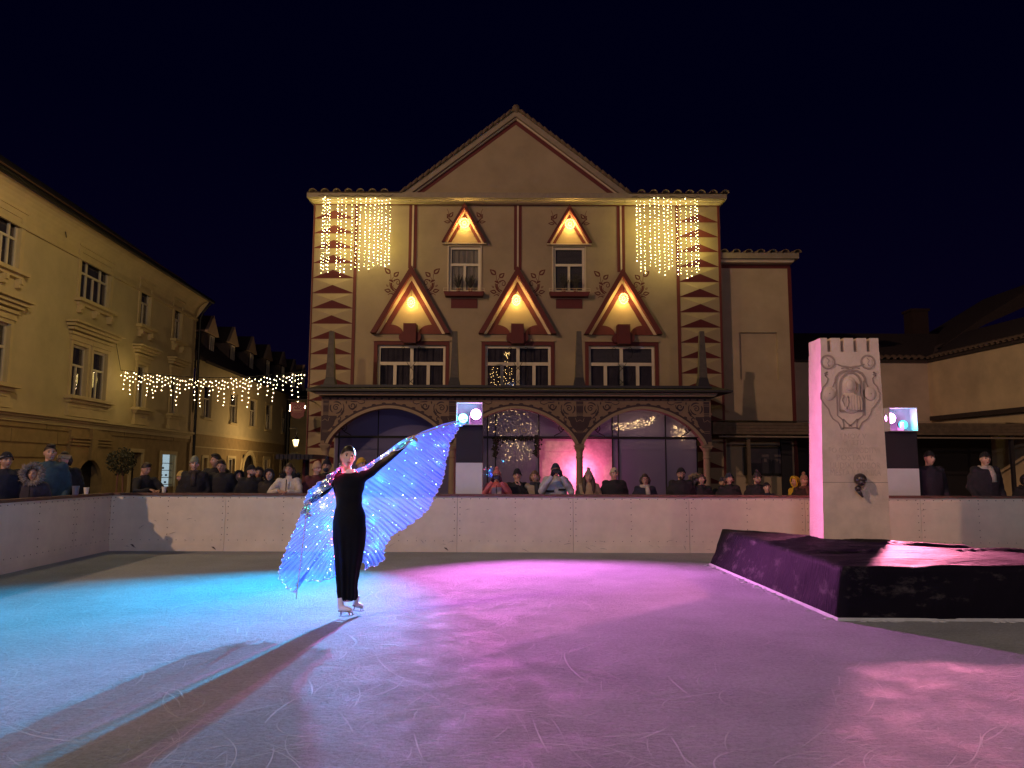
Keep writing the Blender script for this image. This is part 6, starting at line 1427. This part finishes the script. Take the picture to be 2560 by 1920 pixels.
P('small child in black beanie beside the man with pompom beanie', 1916, 1205, B0 + .05, 'stand', NAVY, .95, 'beanie', BLK, skin=SKIN2, hpitch=-.15)
P('person in bright yellow hooded jacket turned away, left of the monument', 1989, 1189, B0 + .35, 'stand', (.60, .38, .03), 1.0, 'hood', (.60, .38, .03), yaw=-1.2)
P('woman in knitted pompom hat just left of the monument', 2009, 1180, B0 + .1, 'stand', (.03, .018, .02), .95, 'pom', (.28, .17, .12), extra=(('scarf', (.10, .05, .04)),), hyaw=.1)
P('man in dark cap with arms folded right of the lamp stand', 2322, 1126, B0 + .1, 'stand', (.016, .014, .03), 1.08, 'cap', BLK, skin=SKIN2, hyaw=.15)
P('smiling man in dark cap and white collar under the shelter', 2461, 1128, B0 + .35, 'stand', (.02, .018, .035), 1.15, 'cap', BLK, skin=SKIN2, extra=(('scarf', (.46, .42, .42)),), hyaw=-.1)
P('person in dark coat cut off by the right picture edge', 2562, 1184, B0 + .2, 'stand', BLK, 1.0, 'hood', BLK)
P('person in yellow beanie looking down behind the corner rail', 457, 1176, B0 + .15, 'stand', BLK, .95, 'beanie', (.58, .44, .14), yaw=-.9, hpitch=.2)
P('tall woman in grey green knitted hat and fur collar', 488, 1138, B0 + .12, 'stand', BLK, 1.12, 'tall', (.24, .26, .19), hyaw=.45, extra=(('scarf', (.05, .04, .035)),), skin=SKIN2)
P('dark haired man behind the woman in the grey green hat', 541, 1136, B0 + .7, 'stand', BLK, 1.0, None, hair=((.025, .02, .02), 'quiff'), hyaw=-.7)
P('smiling dark haired man in black jacket leaning forward', 555, 1150, B0 + .3, 'stand', BLK, 1.12, None, hair=((.025, .015, .015), 'quiff'), hpitch=.2)
P('dark hooded figure left of the man in profile', 596, 1174, B0 + .5, 'stand', BLK, 1.0, 'hood', BLK, yaw=.7)
P('man in black peaked cap turned right in profile', 629, 1161, B0 + .12, 'stand', BLK, 1.12, 'cap', BLK, yaw=.5, hyaw=.6, extra=('beard',))
P('black hooded figure behind the man in profile', 647, 1166, B0 + .55, 'stand', BLK, 1.05, 'hood', BLK, yaw=.3)
P('boy in dark hood and camouflage jacket', 675, 1170, B0 + .1, 'stand', (.030, .024, .022), .98, 'hood', BLK, skin=SKIN2)
P('woman in white jacket with black fur collar leaning on the barrier', 724, 1158, 14.50, 'lean', (.58, .53, .48), 1.05, None, hair=((.05, .03, .025), 'bob'), extra=('collar_fur', ZIPB), hroll=.06)
P('woman in beige hat and maroon coat turned right', 793, 1151, B0 + .12, 'stand', (.10, .025, .035), 1.1, 'tall', (.44, .30, .20), yaw=.7, hyaw=.2)
P('person in black pompom beanie with covered chin', 818, 1141, B0 + .45, 'stand', BLK, 1.0, 'pom', (.016, .014, .025), extra=(('mask', (.05, .05, .07)),))
P('person in yellow beanie behind the skater', 904, 1143, B0 + .25, 'stand', (.05, .04, .05), 1.0, 'beanie', (.55, .34, .04), hyaw=.8)
P('man in striped dark beanie at the left picture edge', 17, 1128, 11.85, 'stand', NAVY, 1.1, 'beanie', (.016, .018, .03), extra=('stripe',), yaw=.8, hyaw=.1)
P('child in big grey fur hood and shiny dark jacket', 86, 1153, 12.0, 'stand', (.035, .03, .05), 1.0, 'fur', (.06, .05, .06), yaw=.3, extra=(ZIPB,))
P('tall young man with quiff and blue jacket', 127, 1112, 12.9, 'stand', (.03, .075, .12), 1.05, None, hair=((.03, .02, .018), 'quiff'), yaw=.5, hyaw=.2, skin=SKIN2)
P('person in cream headband and black coat by the dark doorway', 163, 1129, 13.2, 'stand', BLK, 1.1, 'band', (.56, .42, .26), hair=((.03, .02, .02), 'bob'), yaw=.2, skin=SKIN2)
P('dark haired man with folded hands leaning on the rail by the lit shop window', 365, 1157, 14.55, 'lean', BLK, 1.08, None, hair=((.025, .018, .018), 'quiff'), yaw=.9, hpitch=.35, hyaw=.2)

# ================================================================== the skater
SK = 7.9
W8 = lambda cx, cy, Y=SK: U(680 + cx / 3.7705, 1100 + cy / 3.7705, Y)
def V8(cx, cy, dy=0.0): x, z = W8(cx, cy, SK + dy); return Vector((x, SK + dy, z))
foot = V8(700, 1600)
sk = thing('person', 'figure skater in a long black dress with raised arm and glowing wings', 'person', (foot.x, SK, 0))
DRS = mat('black_velvet', (.005, .005, .008), .8, var=.2, scale=20, bump=.2, spec=.12)
b = MB(); rows = []
prof = [(300, 672, 768), (312, 640, 815), (330, 600, 858), (352, 585, 872), (380, 584, 876), (410, 588, 870), (450, 592, 864), (520, 600, 850), (590, 606, 850), (630, 604, 856), (680, 590, 872), (730, 578, 886), (780, 571, 889), (840, 570, 888), (920, 572, 884), (1000, 577, 872), (1100, 583, 851), (1200, 590, 831), (1300, 598, 811), (1400, 606, 798), (1470, 612, 803), (1505, 617, 790)]
for (y_, l_, r_) in prof:
    a, z = W8(l_, y_); c_, _ = W8(r_, y_); hw = (c_ - a) / 2; dep = hw * (.62 if y_ < 600 else .66 if y_ < 900 else .62); rows.append(((a + c_) / 2, SK + (.02 if y_ < 500 else 0), z, hw, dep))
b.rings(rows, 28)
Rarm = [V8(838, 352, .02), V8(930, 300, .04), V8(1010, 238, .06), V8(1100, 165, .05), V8(1190, 95, .02), V8(1268, 32, .0)]
b.tube(Rarm, [.060, .054, .047, .042, .034, .028], 14); b.ball(Rarm[0], .068, 12, 8)
Larm = [V8(612, 350, .03), V8(545, 415, .04), V8(505, 470, .02), V8(430, 530, -.02), V8(355, 590, -.05)]
b.tube(Larm, [.058, .050, .044, .036, .028], 14); b.ball(Larm[0], .064, 12, 8)
dm = remesh(b, .010, 4, .006, 6); dm.materials.append(DRS)
# vertical folds in the skirt
for v_ in dm.vertices:
    if v_.co.z < .95: f_ = min(1, (.95 - v_.co.z) / .5); a = math.atan2(v_.co.y - SK, v_.co.x - foot.x); v_.co += v_.normal * (.008 * f_ * math.sin(a * 9 + v_.co.z * 1.2) + (-.018 * f_ * math.exp(-((a + PI / 2 - .1) / .25) ** 2)))
link('dress', dm, sk)
hc = V8(716, 163, -.02); b = MB(); T = head_mb(b, hc, (0, 1, 2, 3, 4), .38, .02, .96, .10)
hand_mb(b, V8(345, 598, -.06), (-.15, -.2, -1), (.6, .3, 0), 0, 1.0, .75, 1); hand_mb(b, V8(1268, 32, .0), (1, 0, .72), (.2, -.6, -.4), 0, 1.0, .95, 1)
b.rings([(foot.x + .01, SK + .02, .16, .05, .04), (foot.x + .02, SK + .02, .9, .10, .06), (foot.x + .02, SK + .03, 1.4, .10, .05)], 10, 0)
b.build('body', [SKIN2, EYEW, IRIS, LIPS, BROW], sk, smooth=True)
b = MB(); cap_shape(b, T, (.066, -.06), .007, top=.006); b.ball((0, 0, 0), (.036, .032, .036), 12, 8, 0, lambda p: T((p.x, p.y + .115, p.z + .03))); b.build('hair', mat('skater_hair', (.02, .014, .012), .35, var=.3, scale=60), sk, smooth=True)
b = MB(); x, z = W8(719, 285); b.rings([(x, SK + .02, z - .028, .072, .066), (x, SK + .02, z + .012, .060, .056)], 20, cap=False); b.rings([(x, SK + .02, z - .028, .073, .067), (x, SK + .02, z - .034, .058, .05)], 20, cap=False)
b.build('white_collar', mat('white_satin', (.70, .62, .58), .5, var=.05), sk, smooth=True)
for sd in (-1,):
    b = MB(); p = T((sd * .080, .0, -.035)); b.octa(p, .009); b.tube([p, p - Vector((0, 0, .03)), p - Vector((.012, 0, .045))], .005, 6); b.octa(p - Vector((.0, 0, .06)), .012); b.build('earring', mat('strass', (.8, .9, .85), .1, metal=1, var=0), sk)
SKW = mat('white_boot_leather', (.72, .64, .68), .45, var=.06); STEEL = mat('blade_steel', (.55, .52, .55), .25, metal=1, var=0)
def skate(heel, toe, nm, lift=0.0):
    heel, toe = Vector(heel), Vector(toe); d = (toe - heel); L_ = d.length; u = d / L_; hz = Vector((u.x, u.y, 0)).normalized(); ang = math.atan2(hz.y, hz.x); s = L_ / .30
    M = Matrix.Translation(heel) @ Matrix.Rotation(ang, 4, 'Z') @ Matrix.Rotation(-math.asin(max(-1, min(1, u.z))), 4, 'Y') @ Matrix.Scale(s, 4)
    b = MB(); b.rings([(.045, 0, .10, .045, .036), (.05, 0, .13, .05, .038), (.05, 0, .20, .048, .042), (.055, 0, .27, .052, .046)], 14); b.tube([(.02, 0, .105), (.07, 0, .12), (.14, 0, .108), (.20, 0, .092), (.245, 0, .080)], [(.034, .034), (.045, .038), (.038, .038), (.030, .040), (.016, .026)], 14)
    me = remesh(b, .008, 4); me.materials.append(SKW); bo = link('skate_boot', me, sk, M=M)
    b = MB(); b.box(.005, .075, -.024, .024, .075, .098); b.tube([(.08, 0, .068), (.16, 0, .062), (.25, 0, .052)], [(.006, .028), (.006, .036), (.006, .026)], 10); b.build('sole', mat('boot_sole', (.30, .26, .25), .6), bo, M=M)
    b = MB(); b.ribbon([(-.01, .012), (.06, .006), (.15, .004), (.24, .008), (.285, .022)], [.010, .016, .016, .016, .012], -.002, .002); b.tube([(.03, 0, .014), (.04, 0, .078)], [(.012, .004), (.018, .01)], 8); b.tube([(.20, 0, .014), (.19, 0, .062)], [(.012, .004), (.022, .01)], 8); b.tube([(.255, 0, .016), (.24, 0, .054)], [(.008, .003), (.01, .006)], 8); b.build('blade', STEEL, bo, M=M)
a = V8(640, 1640); c_ = V8(812, 1606)
skate((a.x, SK - .02, .012), (c_.x - .005, SK - .12, .045), 'front'); p = V8(742, 1590)
skate((p.x, SK + .08, .055), (p.x + .10, SK + .22, .02), 'rear')
# rods in the hands
b = MB(); q0 = V8(338, 575, -.10); q1 = V8(228, 1502, -.28); b.tube([q0, (q0 + q1) / 2, q1], [.006, .005, .005], 8); tag(b.build('wing_rod', mat('pale_rod', (.55, .5, .45), .4, var=0)), 'thin pale rod held low in her right hand, tip near the ice', 'rod')
R3 = lambda cx, cy, dy=0.0: (lambda q: Vector((q[0], SK + dy, q[1])))(U(760 + cx / 3.687, 940 + cy / 3.687, SK + dy))
b = MB(); q0 = R3(930, 580, .0); q1 = R3(1500, 392, .08); b.tube([q0, q1], [.006, .005], 8); tag(b.build('wing_rod', mat('pale_rod', (.55, .5, .45), .4, var=0)), 'rod held out in her raised hand along the top edge of the wing', 'rod')
# glowing wings
WINGM = bpy.data.materials.new('pleated_organza'); WINGM.use_nodes = True
def _wing():
    nt = WINGM.node_tree; N = nt.nodes; L = nt.links; N.remove(N['Principled BSDF'])
    t = N.new('ShaderNodeBsdfTransparent'); tr = N.new('ShaderNodeBsdfTranslucent'); d = N.new('ShaderNodeBsdfDiffuse'); g = N.new('ShaderNodeBsdfGlossy'); g.inputs['Roughness'].default_value = .35
    tr.inputs[0].default_value = (.24, .40, .95, 1); d.inputs[0].default_value = (.22, .38, .95, 1); g.inputs[0].default_value = (.8, .8, 1, 1)
    m1 = N.new('ShaderNodeMixShader'); m1.inputs[0].default_value = .5; m2_ = N.new('ShaderNodeMixShader'); m2_.inputs[0].default_value = .08; m3 = N.new('ShaderNodeMixShader'); m3.inputs[0].default_value = .56
    L.new(d.outputs[0], m1.inputs[1]); L.new(tr.outputs[0], m1.inputs[2]); L.new(m1.outputs[0], m2_.inputs[1]); L.new(g.outputs[0], m2_.inputs[2]); L.new(t.outputs[0], m3.inputs[1]); L.new(m2_.outputs[0], m3.inputs[2]); L.new(m3.outputs[0], N['Material Output'].inputs[0])
_wing()
def resample(P, n):
    P = [Vector(p) for p in P]; L_ = [0]
    for i in range(1, len(P)): L_.append(L_[-1] + (P[i] - P[i - 1]).length)
    out = []; j = 0
    for k in range(n):
        t = L_[-1] * k / (n - 1)
        while j < len(L_) - 2 and L_[j + 1] < t: j += 1
        f_ = (t - L_[j]) / max(1e-9, L_[j + 1] - L_[j]); out.append(P[j].lerp(P[j + 1], min(1, f_)))
    return out
LEDG = {n_: glow('led_' + n_, c_, s_) for n_, c_, s_ in (('red', (1, .08, .16), 40), ('amber', (1, .6, .2), 40), ('green', (.12, 1, .55), 18), ('cyan', (.12, .75, 1), 20), ('blue', (.06, .14, 1), 36), ('white', (.5, .68, 1), 34))}
KEYS = list(LEDG)
def wing(lab, inner, outer, npl, amp, bow, colour, nled, seed):
    nu, nv = npl * 6 + 1, 26; I_, O_ = resample(inner, nu), resample(outer, nu); vs = []; rw = random.Random(seed); grid = []
    ph = [0] * nu; acc = 0
    for i in range(nu): acc += 2 * PI / 6 * (1 + .25 * noise.noise(Vector((i * .15, seed, 0)))); ph[i] = acc
    for j in range(nv):
        v_ = j / (nv - 1); row = []
        for i in range(nu):
            p = I_[i].lerp(O_[i], v_); u = i / (nu - 1); a = amp * (v_ ** .7) * (1 if j < nv - 1 else .9)
            p = p + Vector((0, a * math.sin(ph[i] + .5 * math.sin(v_ * 3 + i * .03)) + bow * math.sin(PI * v_) * (.4 + u) + .03 * noise.noise(Vector((u * 4, v_ * 3, seed))), 0)) + Vector((.008 * v_ * math.cos(ph[i]), 0, .008 * v_ * math.sin(ph[i] * .5))); row.append(p)
        grid.append(row); vs += row
    fs = [(j * nu + i, j * nu + i + 1, (j + 1) * nu + i + 1, (j + 1) * nu + i) for j in range(nv - 1) for i in range(nu - 1)]
    t = thing('light_up_wing', lab, 'costume wing', tuple(I_[nu // 2])); b = MB(); b.add(vs, fs); b.build('pleated_fabric', WINGM, t, smooth=True)
    b = MB()
    for i in range(nu - 1): b.tube([grid[-1][i], grid[-1][i + 1]], .004, 4, cap=False)
    b.build('hem', mat('wing_hem', (.75, .75, .95), .4, var=0), t)
    leds = {n_: MB() for n_ in KEYS}; wires = MB(); ns = nled[0]
    for s_ in range(ns):
        i = int((s_ + .5) / ns * (nu - 1)); prev = None
        for k in range(nled[1]):
            v_ = (k + .5) / nled[1]; j = v_ * (nv - 1); p = grid[int(j)][min(nu - 1, max(0, i + int(rw.uniform(-7, 7))))] + Vector((0, -.022 if rw.random() < .55 else .022, 0)); u = i / (nu - 1); c_ = colour(u, v_)
            if (grid[-1][i] - grid[0][i]).length / nled[1] < .022 and k % 2: continue
            leds[c_].octa(p, rw.choice((.0025, .0034, .0046)) if c_ != 'white' else .0045)
            if (k * 7 + s_ * 3) % 8 == 0 or (c_ == 'blue' and (k * 5 + s_ * 2) % 7 == 0): lamp('led_glow', 'POINT', p + Vector((0, .05, 0)), {'red': .7, 'amber': .8, 'green': 1.1, 'cyan': 1.3, 'blue': 1.8, 'white': .4}[c_], {'red': (1, .05, .15), 'amber': (1, .6, .2), 'green': (.1, 1, .6), 'cyan': (.05, .65, 1), 'blue': (.03, .10, 1), 'white': (.3, .5, 1)}[c_], .03)
            if prev is not None: wires.tube([prev, p], .0012, 3, cap=False)
            prev = p
    for n_, m_ in leds.items():
        if m_.v: tag(m_.build('%s_leds' % n_, LEDG[n_], t), kind='stuff')
    wires.build('led_wire', mat('thin_wire', (.3, .3, .35), .5, var=0), t)
    return grid
rin = [R3(1470, 400, .08), R3(1300, 435, .06), R3(1120, 500, .05), R3(960, 575, .06), R3(830, 660, .07), R3(700, 760, .08), R3(600, 830, .09), R3(530, 880, .09), R3(505, 960, .10), R3(500, 1080, .10), R3(505, 1200, .10), R3(520, 1350, .10), R3(530, 1500, .1), R3(520, 1720, .08)]
rout = [R3(1505, 400, .08), R3(1480, 440, .10), R3(1425, 480, .12), R3(1385, 560, .14), R3(1340, 612, .16), R3(1335, 690, .2), R3(1308, 770, .22), R3(1300, 860, .25), R3(1278, 965, .25), R3(1238, 1050, .28), R3(1190, 1130, .28), R3(1165, 1205, .28), R3(1090, 1285, .3), R3(1000, 1355, .3), R3(905, 1420, .3), R3(840, 1447, .3), R3(790, 1500, .28), R3(735, 1600, .25), R3(742, 1690, .22), R3(680, 1742, .18), R3(590, 1768, .14), R3(545, 1790, .1)]
def rc(u, v_):
    d = v_ + .0
    if u < .12: return 'cyan' if (v_ < .5) else 'white'
    if u > .80: return random.choice(('cyan', 'white', 'blue'))
    if v_ < .10: return 'cyan'
    if v_ < .30: return 'cyan' if random.random() < .7 else 'green'
    return 'blue' if random.random() < .86 else 'white'
wing('right hand pleated wing glowing blue and cyan, raised toward the stage lamp', rin, rout, 40, .030, .10, rc, (12, 12), 1)
# narrow strip of fabric over the raised arm, red to green
sin_ = [R3(470, 862, -.07), R3(560, 830, -.07), R3(660, 765, -.06), R3(770, 690, -.05), R3(880, 605, -.04), R3(960, 560, -.03)]; sout = [R3(500, 895, -.06), R3(600, 850, -.08), R3(700, 770, -.08), R3(790, 712, -.07), R3(890, 670, -.05), R3(1010, 600, -.03)]
wing('narrow glowing sleeve of the wing along her raised arm, pink turning green', sin_, sout, 7, .006, .0, lambda u, v_: 'red' if u < .34 else 'amber' if u < .64 else 'green', (22, 2), 2)
lin = [V8(648, 268, -.05), V8(612, 300, -.09), V8(585, 340, -.09), V8(560, 420, -.02), V8(580, 470, .06), V8(598, 540, .08), V8(604, 620, .08), V8(590, 720, .08), V8(578, 850, .08), V8(578, 1000, .08), V8(585, 1120, .08)]
lout = [V8(640, 262, -.05), V8(560, 308, -.1), V8(500, 365, -.12), V8(400, 430, -.14), V8(330, 500, -.14), V8(305, 590, -.14), V8(282, 650, -.14), V8(245, 760, -.15), V8(190, 890, -.18), V8(130, 1040, -.2), V8(82, 1180, -.22), V8(63, 1290, -.22), V8(92, 1325, -.22), V8(120, 1370, -.22), V8(160, 1400, -.22), V8(212, 1445, -.22), V8(235, 1380, -.2), V8(262, 1310, -.12), V8(340, 1322, -.05), V8(450, 1328, .0), V8(540, 1308, .04), V8(590, 1275, .06)]
def lc(u, v_):
    p = v_ * (.35 + u)
    if p < .10: return 'red'
    if u < .36 and v_ < .75: return 'amber' if u > .05 else 'red'
    if u < .42: return 'amber' if v_ < .4 else 'green'
    if v_ < .18 and u < .7: return 'amber'
    if v_ < .36: return 'green' if u < .75 else 'cyan'
    return 'blue' if random.random() < .9 else 'white'
wing('left hand pleated wing hanging low, amber at the shoulder and deep blue below', lin, lout, 34, .028, .02, lc, (11, 12), 3)
